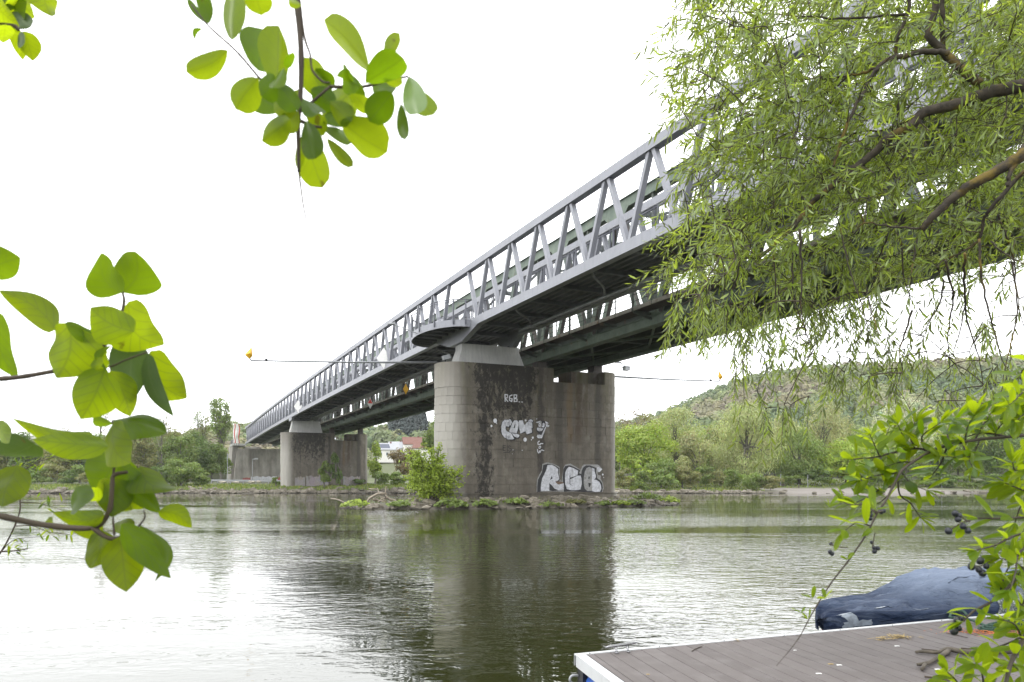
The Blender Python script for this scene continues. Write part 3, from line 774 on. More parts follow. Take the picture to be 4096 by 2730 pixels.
stroke('letter', [[(762,492),(760,425),(785,428),(785,455),(762,460),(788,492)]], 9, M['white_spray'], GW, *G4, .008)
stroke('letter', [[(828,430),(805,440),(802,480),(825,492),(828,465),(812,463)]], 9, M['white_spray'], GW, *G4, .008)
stroke('letter', [[(848,492),(846,428),(872,430),(870,455),(848,460),(876,470),(874,490),(848,492)]], 9, M['white_spray'], GW, *G4, .008)
stroke('dots', [[(892,495),(902,496)], [(918,496),(928,497)]], 6, M['white_spray'], GW, *G4, .008)
GV = empty('graffiti', on_plane(2155, 1790, TF), 'small white letters COW painted one under the other on the near pier', 'graffiti')
stroke('letter', [[(1790,950),(1730,1000),(1740,1070),(1800,1080),(1850,1040),(1915,1045)]], 34, M['white_spray'], GV, *G2, .008)
stroke('letter', [[(1805,1135),(1770,1170),(1775,1215),(1810,1215),(1840,1170),(1835,1140),(1805,1135)]], 24, M['white_spray'], GV, *G2, .008)
stroke('letter', [[(1720,1250),(1725,1340),(1765,1390),(1790,1300),(1810,1370),(1850,1280),(1890,1275),(1950,1300)]], 28, M['white_spray'], GV, *G2, .008)
GH = empty('graffiti', on_plane(2170, 1700, TF), 'plain cow head sprayed in silver, black and white beside the letters COW', 'graffiti')
g2('cow_head', [(1870,200),(1990,230),(2010,330),(2040,440),(1990,560),(1900,850),(1740,860),(1690,800),(1700,740),(1780,700),(1690,600),(1680,500),(1740,440),(1740,320),(1790,260)], M['black_paint'], .006, GH)
g2('cow_face', [(1865,230),(1870,330),(1880,440),(1850,470),(1760,440),(1755,330),(1800,250)], M['silver2'], .010, GH)
g2('cow_muzzle', [(1700,480),(1740,460),(1880,500),(1940,490),(1880,580),(1780,600),(1710,560)], M['silver'], .011, GH)
g2('cow_eye', [(1800,290),(1835,330),(1830,420),(1790,445),(1755,410),(1760,330)], M['silver'], .014, GH)
g2('cow_eye', [(1940,290),(1985,330),(1970,430),(1920,470),(1880,430),(1890,340)], M['silver'], .014, GH)
g2('pupil', [(1775,330),(1795,335),(1792,375),(1772,370)], M['black_paint'], .018, GH)
g2('pupil', [(1895,345),(1915,350),(1908,400),(1890,395)], M['black_paint'], .018, GH)
g2('cow_jaw', [(2010,420),(2035,440),(1880,850),(1740,850),(1695,790),(1720,730),(1800,720),(1860,740)], M['silver'], .012, GH)
g2('cow_ear', [(2010,350),(2070,340),(2160,400),(2110,450),(2030,430)], M['silver'], .010, GH)
g2('cow_ear', [(1650,275),(1750,240),(1840,215),(1750,300)], M['silver'], .010, GH)
g2('cow_horn', [(2000,230),(2130,310),(2020,325)], M['white_spray'], .011, GH)
GS = empty('graffiti', on_plane(2080, 1700, TF), 'round white paint dots around the silver letters COW', 'graffiti')
def dot(x, y, r, sc_=1.25):
    g2('paint_dot', [(x+r*math.cos(a), y+r*sc_*math.sin(a)) for a in np.linspace(0, 2*math.pi, 14, endpoint=False)], M['white_spray'], .008, GS)
for d_ in ((188,215,66), (55,405,35), (237,308,18), (1272,900,60), (1550,830,34), (1500,905,20), (1292,205,30), (1690,150,14), (835,1272,12), (1165,1287,14), (810,1415,10)): dot(*d_)

# faded graffiti along the foot of the far pier and abutment
t = NT('faded_tags'); p = t.pos()
v = t.n('ShaderNodeTexVoronoi'); t.l(t.mapping(p, (1, 1, .7)), v.inputs[0]); v.inputs['Scale'].default_value = 1.3
hsn = t.n('ShaderNodeHueSaturation'); t.l(v.outputs['Color'], hsn.inputs['Color']); hsn.inputs['Saturation'].default_value = .35
c = t.mix(.62, hsn.outputs[0], (.30, .27, .28)); c = t.mix(t.ramp(t.noise(p, 2.5, 5, .7), [(.5, 0.), (.6, 1.)]), c, (.50, .50, .52))
c = t.mix(t.ramp(t.noise(p, 3.2, 3, .7, 1.5), [(.49, 0.), (.50, 1.), (.52, 1.), (.53, 0.)]), c, (.05, .05, .06))
c = t.mix(.62, c, (.16, .14, .13)); M['tags'] = t.done(t.pbr(c, .8))
def patch(q0_, q1_, z0_, z1_, tt_, mat, parent, name='tag_panel'):
    n = 14; rr = random.Random(int(q0_*7))
    V = [B(tt_, q, z0_) for q in np.linspace(q0_, q1_, n)] + [B(tt_, q, z1_ - rr.uniform(0, .35)) for q in np.linspace(q1_, q0_, n)]
    V2 = [v + bdir*.006 for v in V]; m = len(V)
    build(name, V+V2, [tuple(range(m)), tuple(range(2*m-1, m-1, -1))] + [(i, (i+1) % m, m+(i+1) % m, m+i) for i in range(m)], mat, parent)
e = empty('graffiti', B(127, 4, 1), 'faded pink and pale blue graffiti band round the foot of the far bank pier', 'graffiti')
patch(2.2, 5.6, .95, 2.7, 126.96, M['tags'], e); patch(7.9, 10.6, .95, 2.65, 126.96, M['tags'], e); patch(.5, 2.0, 1.0, 2.5, 126.965, M['tags'], e)
e = empty('graffiti', B(199, 4, 2), 'red and white letters sprayed along the bottom of the far abutment wall', 'graffiti')
M['red_spray'] = paint('red_spray', (.30, .04, .03), (.38, .10, .08), 5)
patch(-.5, 1.2, 1.8, 2.7, 198.97, M['red_spray'], e, 'red_letters'); patch(1.4, 7.5, 1.7, 3.0, 198.97, M['white_spray'], e, 'white_letters'); patch(7.6, 9.6, 1.8, 2.9, 198.97, M['red_spray'], e, 'red_letters')
rr = random.Random(3)
for q in np.arange(1.6, 7.3, .55):
    mb = MB()
    z_ = 2.3
    pts = [B(198.955, q + rr.uniform(-.1, .1), 1.8 + k*.35) for k in range(4)]
    for a, b in zip(pts[:-1], pts[1:]): mb.beam(a, b, .09, .01)
    mb.build('letter_line', M['black_paint'], e)

# ------------------------------------------------------------------ radar reflectors, lamp on the pier
def reflector(name, a, b, label, wire):
    e = empty(name, a, label, 'radar reflector')
    mb = MB(); mb.tube([a, (a+b)/2 - UP*.04, b], [.075, .06, .045], 8); mb.build('boom', M['pole'], e, smooth=True)
    c = b + UP*.42 + unit(b-a)*.05; s_ = unit(b-a); f = unit(np.cross(s_, UP)); mb = MB()
    r_ = .42
    P = [c+UP*.42-s_*.10, c+s_*.30-UP*.08, c-UP*.34+s_*.02, c-s_*.16-UP*.14, c-f*.25, c+f*.25]
    mb.add(P, [(0,1,4), (1,2,4), (2,3,4), (3,0,4), (1,0,5), (2,1,5), (3,2,5), (0,3,5)]); mb.build('reflector', M['yellow'], e)
    mb = MB(); mb.beam(b, c-UP*.25, .06, .06, up=s_); mb.sphere(b-s_*.9+UP*.06, .09); mb.build('fitting', M['dark'], e)
    if wire is not None:
        mb = MB(); mb.tube([b-s_*.9+UP*.1, wire], .012, 4); mb.build('stay_wire', M['pole'], e)
a_ = B(56, -1.3, 9.62) + UP*.05
reflector('radar_reflector', a_, px(1003, 1443, 45.7), 'yellow radar reflector on the long pole reaching left from the near pier', B(62, 0, 12.6))
reflector('radar_reflector', B(56, 12.3, 9.55), px(2878, 1526, 60.5), 'yellow radar reflector on the pole reaching right from the near pier', None)
e = empty('pier_lamp', B(56, 11.6, 9.6), 'lamp on a bent arm at the right end of the near pier top', 'lamp')
mb = MB(); mb.beam(B(56, 11.3, 9.6), B(56, 11.3, 10.75), .07, .09, up=bdir); mb.beam(B(56, 11.5, 9.6), B(56, 11.5, 10.75), .04, .05, up=bdir); mb.beam(B(56, 11.2, 10.72), B(56, 13.3, 10.62), .10, .12); mb.build('arm', M['pole'], e)
mb = MB(); c_ = B(56, 13.75, 10.2); mb.box(c_, .42, .42, .26, pdir, bdir); mb.box(c_+UP*.15, .52, .52, .05, pdir, bdir); mb.beam(B(56, 13.3, 10.62), c_+UP*.1, .06, .06); mb.build('lamp_head', M['galv'], e)
e = empty('floodlight', B(55.6, -1.1, 9.7), 'small grey floodlight box on the left corner of the near pier', 'floodlight')
mb = MB(); mb.box(B(55.3, -.9, 9.95), .5, .3, .28, unit(pdir+UP*.35), bdir, unit(UP-pdir*.35)); mb.build('housing', M['galv'], e)
mb = MB(); mb.beam(B(55.3, -1.0, 9.6), B(55.3, -.9, 9.85), .05, .05, up=bdir); mb.build('foot', M['dark'], e)
c_ = B(57.2, -2.9, 12.9)
e = empty('street_light', B(56.5, -.3, 12.2), 'slim street light arm reaching left from the viewing balcony', 'street light')
p0, p1 = B(57.4, -2.2, zb+.1), px(1565, 1296, 50.5)
mb = MB(); mb.tube([p0, (p0+p1)/2+UP*.03, p1], .035, 6); mb.tube([p0-UP*.12, (p0+p1)/2-UP*.08, p1-UP*.03], .012, 5); mb.build('arm', M['galv'], e)
mb = MB(); mb.sphere(p1, .28, 8, 6, (1, .35, .28)); mb.build('lamp_head', M['galv'], e)

# ------------------------------------------------------------------ water
t = NT('river_water'); p = t.pos()
sep = t.n('ShaderNodeSeparateXYZ'); t.l(p, sep.inputs[0])
big = t.noise(t.mapping(p, (.030, .085, 1)), 1.0, 3, .55)
streak = t.noise(t.mapping(p, (.02, .26, 1), (3, 5, 0)), 1.0, 4, .6)
ruf = t.math('MAXIMUM', t.ramp(big, [(.44, 0.), (.60, 1.)]), t.math('MULTIPLY', t.ramp(streak, [(.50, 0.), (.60, 1.)]), .9))
n1 = t.noise(t.mapping(p, (1.5, 2.6, 1)), 1.0, 2, .5, .5)
n2 = t.noise(t.mapping(p, (4.5, 7.0, 1)), 1.0, 2, .55, .6)
n3 = t.noise(t.mapping(p, (12, 22, 1)), 1.0, 2, .6)
far = t.ramp(t.math('DIVIDE', sep.outputs[1], 120.0), [(.0, 0.), (.5, 1.)])
calm = t.ramp(t.math('DIVIDE', sep.outputs[1], 120.0), [(.10, 1.), (.45, .55), (.75, .10)])
ruf = t.math('MULTIPLY', ruf, t.ramp(t.math('DIVIDE', sep.outputs[1], 120.0), [(.03, .55), (.12, 1.), (.55, .9), (.80, .25)]))
ruf = t.math('ADD', ruf, t.math('MULTIPLY', t.ramp(t.math('DIVIDE', sep.outputs[1], 120.0), [(.09, 0.), (.15, .45), (.38, .45), (.5, 0.)]), t.ramp(big, [(.36, 0.), (.55, 1.)])))
b1 = t.bump(n1, t.math('ADD', t.math('MULTIPLY', calm, .055), t.math('MULTIPLY', ruf, .20)), .07)
b2 = t.bump(n2, t.math('ADD', t.math('MULTIPLY', calm, .035), t.math('MULTIPLY', ruf, .45)), .03, b1)
b3 = t.bump(n3, t.math('ADD', .0, t.math('MULTIPLY', ruf, .20)), .008, b2)
M['water'] = t.done(t.pbr((.024, .027, .008), .0, 0, b3, **{'IOR': 1.95}))
mb = MB(); mb.add([(-600, -60, 0), (800, -60, 0), (800, 260, 0), (-600, 260, 0)], [(0,1,2,3)])
tag(mb.build('river', M['water']), 'broad olive-green river with white ripples', kind='structure')
mb = MB(); mb.add([(-600, -60, -3), (800, -60, -3), (800, 260, -3), (-600, 260, -3)], [(0,1,2,3)])
M['mud'] = simple('river_bed', (.06, .055, .04), .95, 0, .3, .5)
tag(mb.build('river_bed', M['mud']), 'muddy bed of the river', kind='structure')

# ------------------------------------------------------------------ far bank, hills
def shore(x):
    return 107.5 + 1.2*np.sin(x*.11) + .8*np.sin(x*.37+1) + np.clip((-x-70)*.06, 0, 12)
HX = np.array([-420, -286, -220, -150, -80, -50, 0, 56, 90, 133, 180, 287, 520.]); HZZ = np.array([10, 8, 12, 24, 20, 24, 24, 25, 33, 48, 56, 59, 62.])
def ground(x, y):
    x = np.asarray(x, float); y = np.asarray(y, float)
    d = y - shore(x)
    left = 1/(1+np.exp((x-8)/4))
    zl = np.interp(d, [-8, -1, 0, 3, 9, 20, 30], [-2.5, -.4, 0, .62, .85, 1.15, 1.35])
    zr = np.interp(d, [-8, -1, 0, 3, 12, 20, 34], [-2.5, -.3, 0, .28, .62, 1.1, 2.2])
    z = zl*left + zr*(1-left) + np.where(d > 0, .08*np.sin(x*.9+y*.5)+.05*np.sin(x*2.1), 0)
    h = np.interp(x, HX, HZZ); s = np.clip((y-205)/(430-205), 0, 1); s = s*s*(3-2*s)
    return z + h*s + np.where(y > 205, 1.5*np.sin(x*.05+1)*s + 2*np.sin(y*.04+x*.02)*s, 0)
t = NT('bank_ground'); p = t.pos()
f = t.noise(p, .35, 5, .6); g = t.noise(p, 3.0, 5, .7); sepz = t.n('ShaderNodeSeparateXYZ'); t.l(p, sepz.inputs[0])
c = t.mix(t.ramp(f, [(.35, 0.), (.65, 1.)]), (.055, .075, .025), (.10, .12, .04))
c = t.mix(t.math('MULTIPLY', t.ramp(g, [(.4, 0.), (.7, 1.)]), .6), c, (.11, .10, .06))
low = t.ramp(t.math('ADD', sepz.outputs[2], t.math('MULTIPLY', g, .4)), [(.35, 1.), (.75, 0.)])
c = t.mix(low, c, (.095, .085, .068))
# gravel landing on the right
gx = t.ramp(t.math('DIVIDE', t.math('SUBTRACT', sepz.outputs[0], 38.0), 30.0), [(.0, 0.), (.06, 1.), (.82, 1.), (1., 0.)])
gz = t.ramp(t.math('ADD', sepz.outputs[2], t.math('MULTIPLY', f, .3)), [(.72, 1.), (.85, 0.)])
c = t.mix(t.math('MULTIPLY', gx, gz), c, t.mix(g, (.15, .135, .12), (.21, .19, .17)))
far_ = t.ramp(t.math('DIVIDE', t.n_y(p), 500.0), [(.40, 0.), (.44, 1.)])
c = t.mix(t.math('MULTIPLY', far_, .85), c, (.085, .10, .04))
M['bank'] = t.done(t.pbr(c, .95, 0, t.bump(g, .6, .08)))
xs_ = np.concatenate([np.linspace(-430, -130, 50)[:-1], np.linspace(-130, 150, 260)[:-1], np.linspace(150, 540, 60)])
ys_ = np.concatenate([np.linspace(96, 150, 90)[:-1], np.linspace(150, 640, 110)])
X, Y = np.meshgrid(xs_, ys_); Z = ground(X, Y)
nx_, ny_ = len(xs_), len(ys_)
ii = (np.arange(ny_-1)[:, None]*nx_ + np.arange(nx_-1)[None]).ravel()
Fg = np.stack([ii, ii+1, ii+nx_+1, ii+nx_], 1)
tag(build('far_bank', np.stack([X.ravel(), Y.ravel(), Z.ravel()], 1), Fg, M['bank'], smooth=True), 'grassy far river bank rising to wooded hills', kind='structure')
farbank = bpy.data.objects['far_bank']
xs2 = np.linspace(-3000, 3000, 30); ys2 = np.array([636, 900, 1500, 3000])
X2, Y2 = np.meshgrid(xs2, ys2); Z2 = np.where(Y2 < 640, ground(np.clip(X2, -430, 540), 636)-2, 30.0)
ii = (np.arange(3)[:, None]*30 + np.arange(29)[None]).ravel()
tag(build('plateau', np.stack([X2.ravel(), Y2.ravel(), Z2.ravel()], 1), np.stack([ii, ii+1, ii+31, ii+30], 1), M['bank']), 'land beyond the hills', kind='structure')
# near bank behind and beside the camera
X3, Y3 = np.meshgrid(np.linspace(-60, 60, 60), np.linspace(-40, 3.2, 40))
Z3 = np.interp(3.2-Y3, [0, 2, 6, 43], [-.9, .05, 1.2, 4]) + .06*np.sin(X3*1.3+Y3)
ii = (np.arange(39)[:, None]*60 + np.arange(59)[None]).ravel()
tag(build('near_bank', np.stack([X3.ravel(), Y3.ravel(), Z3.ravel()], 1), np.stack([ii, ii+1, ii+61, ii+60], 1), M['bank'], smooth=True), 'grassy near river bank', kind='structure')

# islet under the pier
def ico_rock(seed, flat=.6):
    r_ = np.random.default_rng(seed); m = MB(); m.sphere((0,0,0), 1, 6, 4); V = np.concatenate(m.V)
    V *= (1 + r_.uniform(-.28, .28, (len(V), 1))); V *= A(1, r_.uniform(.6, .9), flat*r_.uniform(.7, 1.1))
    return V, m.F
t = NT('riprap_stone'); p = t.obj(); rnd_ = t.n('ShaderNodeObjectInfo').outputs['Random']
c = t.mix(rnd_, (.13, .115, .09), (.31, .275, .225)); c = t.mix(t.ramp(t.noise(p, 3, 5, .7), [(.4, 0.), (.7, 1.)]), c, (.11, .10, .07))
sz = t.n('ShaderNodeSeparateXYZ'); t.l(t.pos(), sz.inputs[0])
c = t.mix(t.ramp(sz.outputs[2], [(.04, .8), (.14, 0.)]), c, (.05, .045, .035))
M['rock'] = t.done(t.pbr(c, .9, 0, t.bump(t.noise(p, 6, 4), .5, .05)))
rocks = [mesh_data('rock', *ico_rock(s), M['rock']) for s in range(8)]
ic = B(56, 5.4, 0)
def islet_h(q, tt):
    a = (q-5.2)/12.6; b = (tt-56)/5.6
    d = np.sqrt(a*a+b*b); return np.interp(d, [0, .45, .62, .85, 1.0, 1.2], [.55, .55, .48, .22, -.02, -.6])
qs, tts = np.meshgrid(np.linspace(-10, 20, 60), np.linspace(49, 63, 34))
P = np.stack([XA - SN*tts + CS*qs, CS*tts + SN*qs, islet_h(qs, tts) + .05*np.sin(qs*3+tts*2)], -1).reshape(-1, 3)
ii = (np.arange(33)[:, None]*60 + np.arange(59)[None]).ravel()
isl = tag(build('islet', P, np.stack([ii, ii+1, ii+61, ii+60], 1), M['bank'], smooth=True), 'low stony islet round the foot of the near pier', kind='structure')
r_ = np.random.default_rng(5)
cnt = 0
def put_rock(parent, x, y, z, s, name='rock'):
    o = link(name, rocks[r_.integers(8)], parent, (x, y, z)); o.rotation_euler = (r_.uniform(-.3,.3), r_.uniform(-.3,.3), r_.uniform(0, 6.3))
    o.scale = (s, s, s*r_.uniform(.7, 1.1)); return o
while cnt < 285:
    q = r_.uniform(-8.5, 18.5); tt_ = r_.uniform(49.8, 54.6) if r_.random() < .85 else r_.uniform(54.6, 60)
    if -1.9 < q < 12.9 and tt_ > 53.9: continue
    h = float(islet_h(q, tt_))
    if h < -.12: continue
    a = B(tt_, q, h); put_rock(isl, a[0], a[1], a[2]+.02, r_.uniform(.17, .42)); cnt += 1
cnt = 0
mbf = [[], []]; nn = 0
V_, F_ = [], []; off = 0
for i in range(1500):
    # dense riprap line along the far shore: the largest near pieces are objects, the rest one stuff mesh
    x = r_.uniform(-100, 75); 
    if 36 < x and r_.random() < .9: continue
    d = abs(r_.normal(0, 1.0))*1.1; y = float(shore(x)) + d; z = float(ground(x, y)); s = r_.uniform(.2, .62)
    if i < 320 and cnt < 290:
        put_rock(farbank, x, y, z+.05, s*1.1); cnt += 1
    else:
        v, f = ico_rock(int(r_.integers(30)), .6); an = r_.uniform(0, 6.3)
        v = v*s; v = np.stack([v[:,0]*math.cos(an)-v[:,1]*math.sin(an), v[:,0]*math.sin(an)+v[:,1]*math.cos(an), v[:,2]], 1) + A(x, y, z+.03)
        V_.append(v); F_ += [tuple(k+off for k in q_) for q_ in f]; off += len(v)
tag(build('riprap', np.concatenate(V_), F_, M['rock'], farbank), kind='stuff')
# ------------------------------------------------------------------ foliage
def leaf_mat(name, col, trans=.35, rough=.55, spread=.25):
    t = NT(name); at = t.n('ShaderNodeAttribute'); at.attribute_name = 'tint'
    c = t.mix(1.0, col, at.outputs['Color'], 'MULTIPLY')
    d = t.pbr(c, rough); tr = t.n('ShaderNodeBsdfTranslucent'); t.l(t.mix(1.0, c, (1.25, 1.3, .75), 'MULTIPLY'), tr.inputs[0])
    m = t.n('ShaderNodeMixShader'); m.inputs[0].default_value = trans; t.l(d, m.inputs[1]); t.l(tr.outputs[0], m.inputs[2])
    return t.done(m.outputs[0])
FOL = {
 'bright': leaf_mat('leaves_bright', (.27, .35, .05)),
 'mid': leaf_mat('leaves_mid', (.165, .225, .055)),
 'dark': leaf_mat('leaves_dark', (.11, .165, .042)),
 'olive': leaf_mat('leaves_olive', (.20, .205, .075)),
 'willow': leaf_mat('leaves_willow', (.34, .375, .165)),
 'pale': leaf_mat('leaves_pale', (.34, .35, .17)),
 'silver': leaf_mat('leaves_silver', (.42, .44, .31)),
 'brown': leaf_mat('leaves_budding', (.20, .155, .075)),
 'spruce': leaf_mat('needles_spruce', (.028, .05, .038)),
 'wood': leaf_mat('leaves_forest', (1, 1, 1), .2),
}
def quads(C, N, size, asp, r_, hang=0.0):
    """leaf-clump faces: centres C, normals N"""
    n = len(C); N = N/(np.linalg.norm(N, axis=1)[:, None]+1e-9)
    ref = r_.normal(size=(n, 3)); ref[:, 2] += hang*3
    u = ref - N*np.sum(ref*N, 1)[:, None]; u /= np.linalg.norm(u, axis=1)[:, None]+1e-9
    v = np.cross(N, u); s = size*r_.uniform(.6, 1.35, (n, 1))
    P = np.stack([C-u*s, C+v*s*asp, C+u*s, C-v*s*asp], 1).reshape(-1, 3)
    return P, np.arange(4*n).reshape(n, 4)
def crown(r_, c, rx, rz, n, size, asp=.55, lobes=16, hang=0.0, shape='round', gap=.0, fill=.25, ry=None):
    """leaf clumps on the shells of many lobes; returns centre points, normals, per-lobe tint"""
    ry = ry or rx*.9
    L = []
    for i in range(lobes):
        a = r_.uniform(0, 2*math.pi); zf = r_.uniform(-1, 1)
        if shape == 'cone': rr = (1-(zf+1)/2)*.75; lr = .30*(1.15-(zf+1)/2)
        elif shape == 'dome': zf = r_.uniform(-1, .75); rr = math.sqrt(max(0, 1-max(0, zf)**2))*r_.uniform(.35, .8); lr = r_.uniform(.26, .42)
        else: rr = math.sqrt(max(0, 1-zf*zf))*r_.uniform(.3, .75); zf *= .72; lr = r_.uniform(.24, .42)
        L.append((rr*math.cos(a), rr*math.sin(a), zf, lr))
    L = np.array(L); wgt = L[:, 3]**2; k = r_.choice(len(L), n, p=wgt/wgt.sum())
    D = r_.normal(size=(n, 3)); D /= np.linalg.norm(D, axis=1)[:, None]; D[:, 2] = np.where(D[:, 2] < -.35, -D[:, 2]*.6, D[:, 2])
    rad = np.where(r_.random(n) < fill, r_.uniform(.2, .9, n), r_.uniform(.86, 1.12, n))[:, None]
    P = L[k, :3] + D*L[k, 3:4]*rad
    N = D + r_.normal(size=(n, 3))*.38
    P = P*A(rx, ry, rz) + c
    if hang: P[:, 2] -= r_.random(n)*hang
    lt = r_.uniform(.8, 1.2, len(L)); tint = lt[k]*r_.uniform(.85, 1.15, n)
    return P, N, tint, L
TREEN = [0]
def tree(name, base, h, wd, mat, label, cat='tree', group=None, n=3000, size=.22, shape='round', asp=.5, hang=0.0, lobes=18, trunk=.18, cb=.15, fill=.25, limbs=7, seed=None, lean=0.0, ry=None, bark='bark_far'):
    """crown from cb*h up to h; wd = full width"""
    TREEN[0] += 1; r_ = np.random.default_rng(seed or TREEN[0]*13+5)
    base = np.asarray(base, float); e = empty(name, base, label, cat, group)
    zc_ = base[2] + h*(cb + (1-cb)/2); rz = h*(1-cb)/2
    c = A(base[0]+lean, base[1], zc_)
    P, N, tint, L = crown(r_, c, wd/2, rz*.98, n, size, asp, lobes, hang, shape, fill=fill, ry=ry)
    P[:, 2] = np.maximum(P[:, 2], base[2]+.1)
    V, F = quads(P, N, size, asp, r_, 1.0 if hang else 0.0)
    tt_ = np.repeat(tint, 4)[:, None]*A(1, 1, 1) * (1 + np.repeat(r_.normal(size=(n, 3))*.06, 4, 0))
    build('crown', V, F, FOL[mat], e, attr=tt_)
    mb = MB(); tr = trunk*1.0
    top = A(c[0], c[1], zc_+rz*.45); mid = base*.45+top*.55 + A(r_.normal()*.25, 0, 0)
    mb.tube(smooth_path([base - A(0,0,.3), mid, top], 4), np.linspace(tr, tr*.3, 9), 6)
    for i in range(min(limbs, len(L))):
        lp = c + L[i, :3]*A(wd/2, wd/2, rz)*.95
        f = r_.uniform(.25, .7); s_ = base*(1-f)+top*f; s_[2] = max(s_[2], base[2]+h*.1)
        m_ = (s_+lp)/2 + A(0, 0, abs(r_.normal())*h*.03)
        mb.tube(smooth_path([s_, m_, lp], 3), np.linspace(tr*.45, tr*.1, 7), 5)
    mb.build('trunk', M[bark], e)
    return e
def tree_px(name, sx, ytop, wpx, Y, mat, label, hang=0.0, ybase=None, **kw):
    if sx > 2450 and kw.get('cat') != 'bush': wpx *= 1.15; kw['n'] = int(kw.get('n', 3000)*1.15)
    """a tree standing on the ground at distance Y; its top reaches ytop in the photograph"""
    x = (sx-CX)/FPX*Y; z = float(ground(x, Y)) if ybase is None else EYE + (HZ-ybase)/FPX*Y
    ht = EYE + (HZ-ytop)/FPX*Y - z
    return tree(name, (x, Y, z), ht, wpx/FPX*Y, mat, label, hang=hang, **kw)

GR_R = 'trees along the far bank right of the near pier'
T = tree_px
T('round_tree', 2575, 1682, 250, 127, 'bright', 'yellow-green round tree just right of the near pier', n=9000, lobes=34, cb=.03, size=.22)
T('willow_tree', 2700, 1612, 235, 138, 'willow', 'light airy willow with forked dark trunk rising behind the yellow-green tree', n=5600, hang=.8, cb=.22, lobes=30, trunk=.35, limbs=16, fill=.5, size=.2)
T('shrub', 2560, 1815, 150, 117.5, 'bright', 'bright young tree at the water in front of the yellow-green round tree', n=3500, cb=.02, shape='cone', size=.18)
T('shrub', 2645, 1830, 150, 118.5, 'mid', 'grey-green bushy tree on the bank between two brighter ones', n=3200, cb=.02, size=.2)
T('shrub', 2730, 1850, 130, 119, 'olive', 'small olive bush with yellow leaves beside the grassy bank', n=2400, cb=.02, size=.18)
T('tree', 2790, 1722, 150, 131, 'pale', 'straw-yellow budding tree left of the great willow', n=5000, cb=.03, shape='dome', fill=.4, size=.2, limbs=12)
T('willow_tree', 2985, 1592, 285, 124, 'willow', 'great pale weeping willow on the far bank, tallest by the water', n=15000, hang=1.5, cb=.02, lobes=40, trunk=.42, limbs=20, fill=.35, size=.2, asp=.3)
T('willow_tree', 3195, 1700, 235, 127, 'mid', 'grey-green willow with dark ivy trunk right of the great willow', n=10000, hang=1.2, cb=.03, lobes=30, trunk=.4, limbs=8, size=.2, asp=.35)
T('willow_tree', 3120, 1640, 180, 160, 'pale', 'pale willow half hidden behind the great willow', n=3500, hang=1.2, cb=.1, lobes=24, size=.25)
T('willow_tree', 3290, 1575, 190, 152, 'pale', 'straw-coloured willow with dark upright trunk on the slope', n=5500, hang=1.5, cb=.12, lobes=26, trunk=.35, limbs=14, size=.24, asp=.35)
T('willow_tree', 3370, 1625, 140, 156, 'pale', 'slimmer straw-coloured willow beside the taller one', n=3500, hang=1.5, cb=.12, lobes=22, trunk=.3, size=.24, asp=.35)
T('round_tree', 3385, 1755, 230, 126, 'bright', 'fresh green rounded tree above the gravel landing', n=6500, lobes=26, cb=.04, size=.22)
T('poplar_tree', 3625, 1590, 250, 140, 'silver', 'silvery white-leaved poplar behind the privet branch', n=7500, lobes=30, cb=.05, size=.22)
T('round_tree', 3520, 1700, 180, 133, 'bright', 'yellow-green tree between the silvery poplar and the landing', n=4000, lobes=20, cb=.05)
T('tree', 3830, 1730, 260, 135, 'mid', 'green tree behind the privet twigs at the right', n=5500, lobes=24, cb=.05)
T('tree', 4010, 1690, 240, 131, 'dark', 'dark green tree at the right edge beyond the river', n=5500, lobes=24, cb=.04)
T('tree', 4160, 1650, 240, 138, 'mid', 'tree cut by the right edge of the view beyond the river', n=4500, lobes=24, cb=.04)
T('tree', 3720, 1790, 170, 125, 'dark', 'dark bushy tree right of the gravel landing', n=3500, lobes=18, cb=.02)
T('tree', 2480, 1730, 170, 146, 'mid', 'green tree peeping out beside the right edge of the near pier', n=3200, lobes=18, cb=.08)
T('tree', 2600, 1640, 150, 170, 'olive', 'olive tree on the slope behind the yellow-green tree', n=3000, lobes=18, cb=.1)
T('tree', 2870, 1690, 160, 165, 'mid', 'leafy tree on the slope left behind the great willow', n=3000, lobes=18, cb=.1)
for i, (sx, yt, wp, Y, m) in enumerate([(2495,1868,110,113,'olive'),(2580,1880,110,112,'mid'),(2665,1872,120,112.5,'mid'),(2880,1850,130,121,'olive'),(2925,1870,120,114,'mid'),(3010,1885,150,112,'mid'),(3080,1905,130,112,'olive'),
        (3150,1885,140,124,'mid'),(3260,1865,140,124,'dark'),(3330,1870,150,125,'bright'),(3430,1865,140,124,'mid'),(3500,1860,150,125,'mid'),(3600,1880,130,126,'dark'),(3700,1895,120,124,'mid'),(3790,1890,130,122,'dark'),(3890,1895,130,120,'mid'),(3990,1895,130,118,'dark'),(4080,1890,130,119,'mid'),(2820,1860,120,122,'mid'),(2760,1870,110,113,'olive')]):
    T('bush', sx, yt, wp, Y, m, ORD[i] + ' low bush of the undergrowth along the far bank right of the near pier', cat='bush', group='bushes along the far bank to the right', n=1700, lobes=14, cb=0.0, trunk=.05, limbs=2, size=.17)
# second row that closes the gaps
rr = np.random.default_rng(77)
for i in range(16):
    sx = 2470 + i*108 + rr.uniform(-30, 30); 
    T('tree', sx, 1705 + rr.uniform(-30, 35), rr.uniform(190, 260), 166 + rr.uniform(-10, 14), ['mid','willow','mid','bright','olive','pale'][i % 6],
      ORD[i] + ' tree from the left in the second row beyond the river, right of the pier', group='second row of trees to the right', n=5200, lobes=34, cb=.03, size=.26, limbs=4)
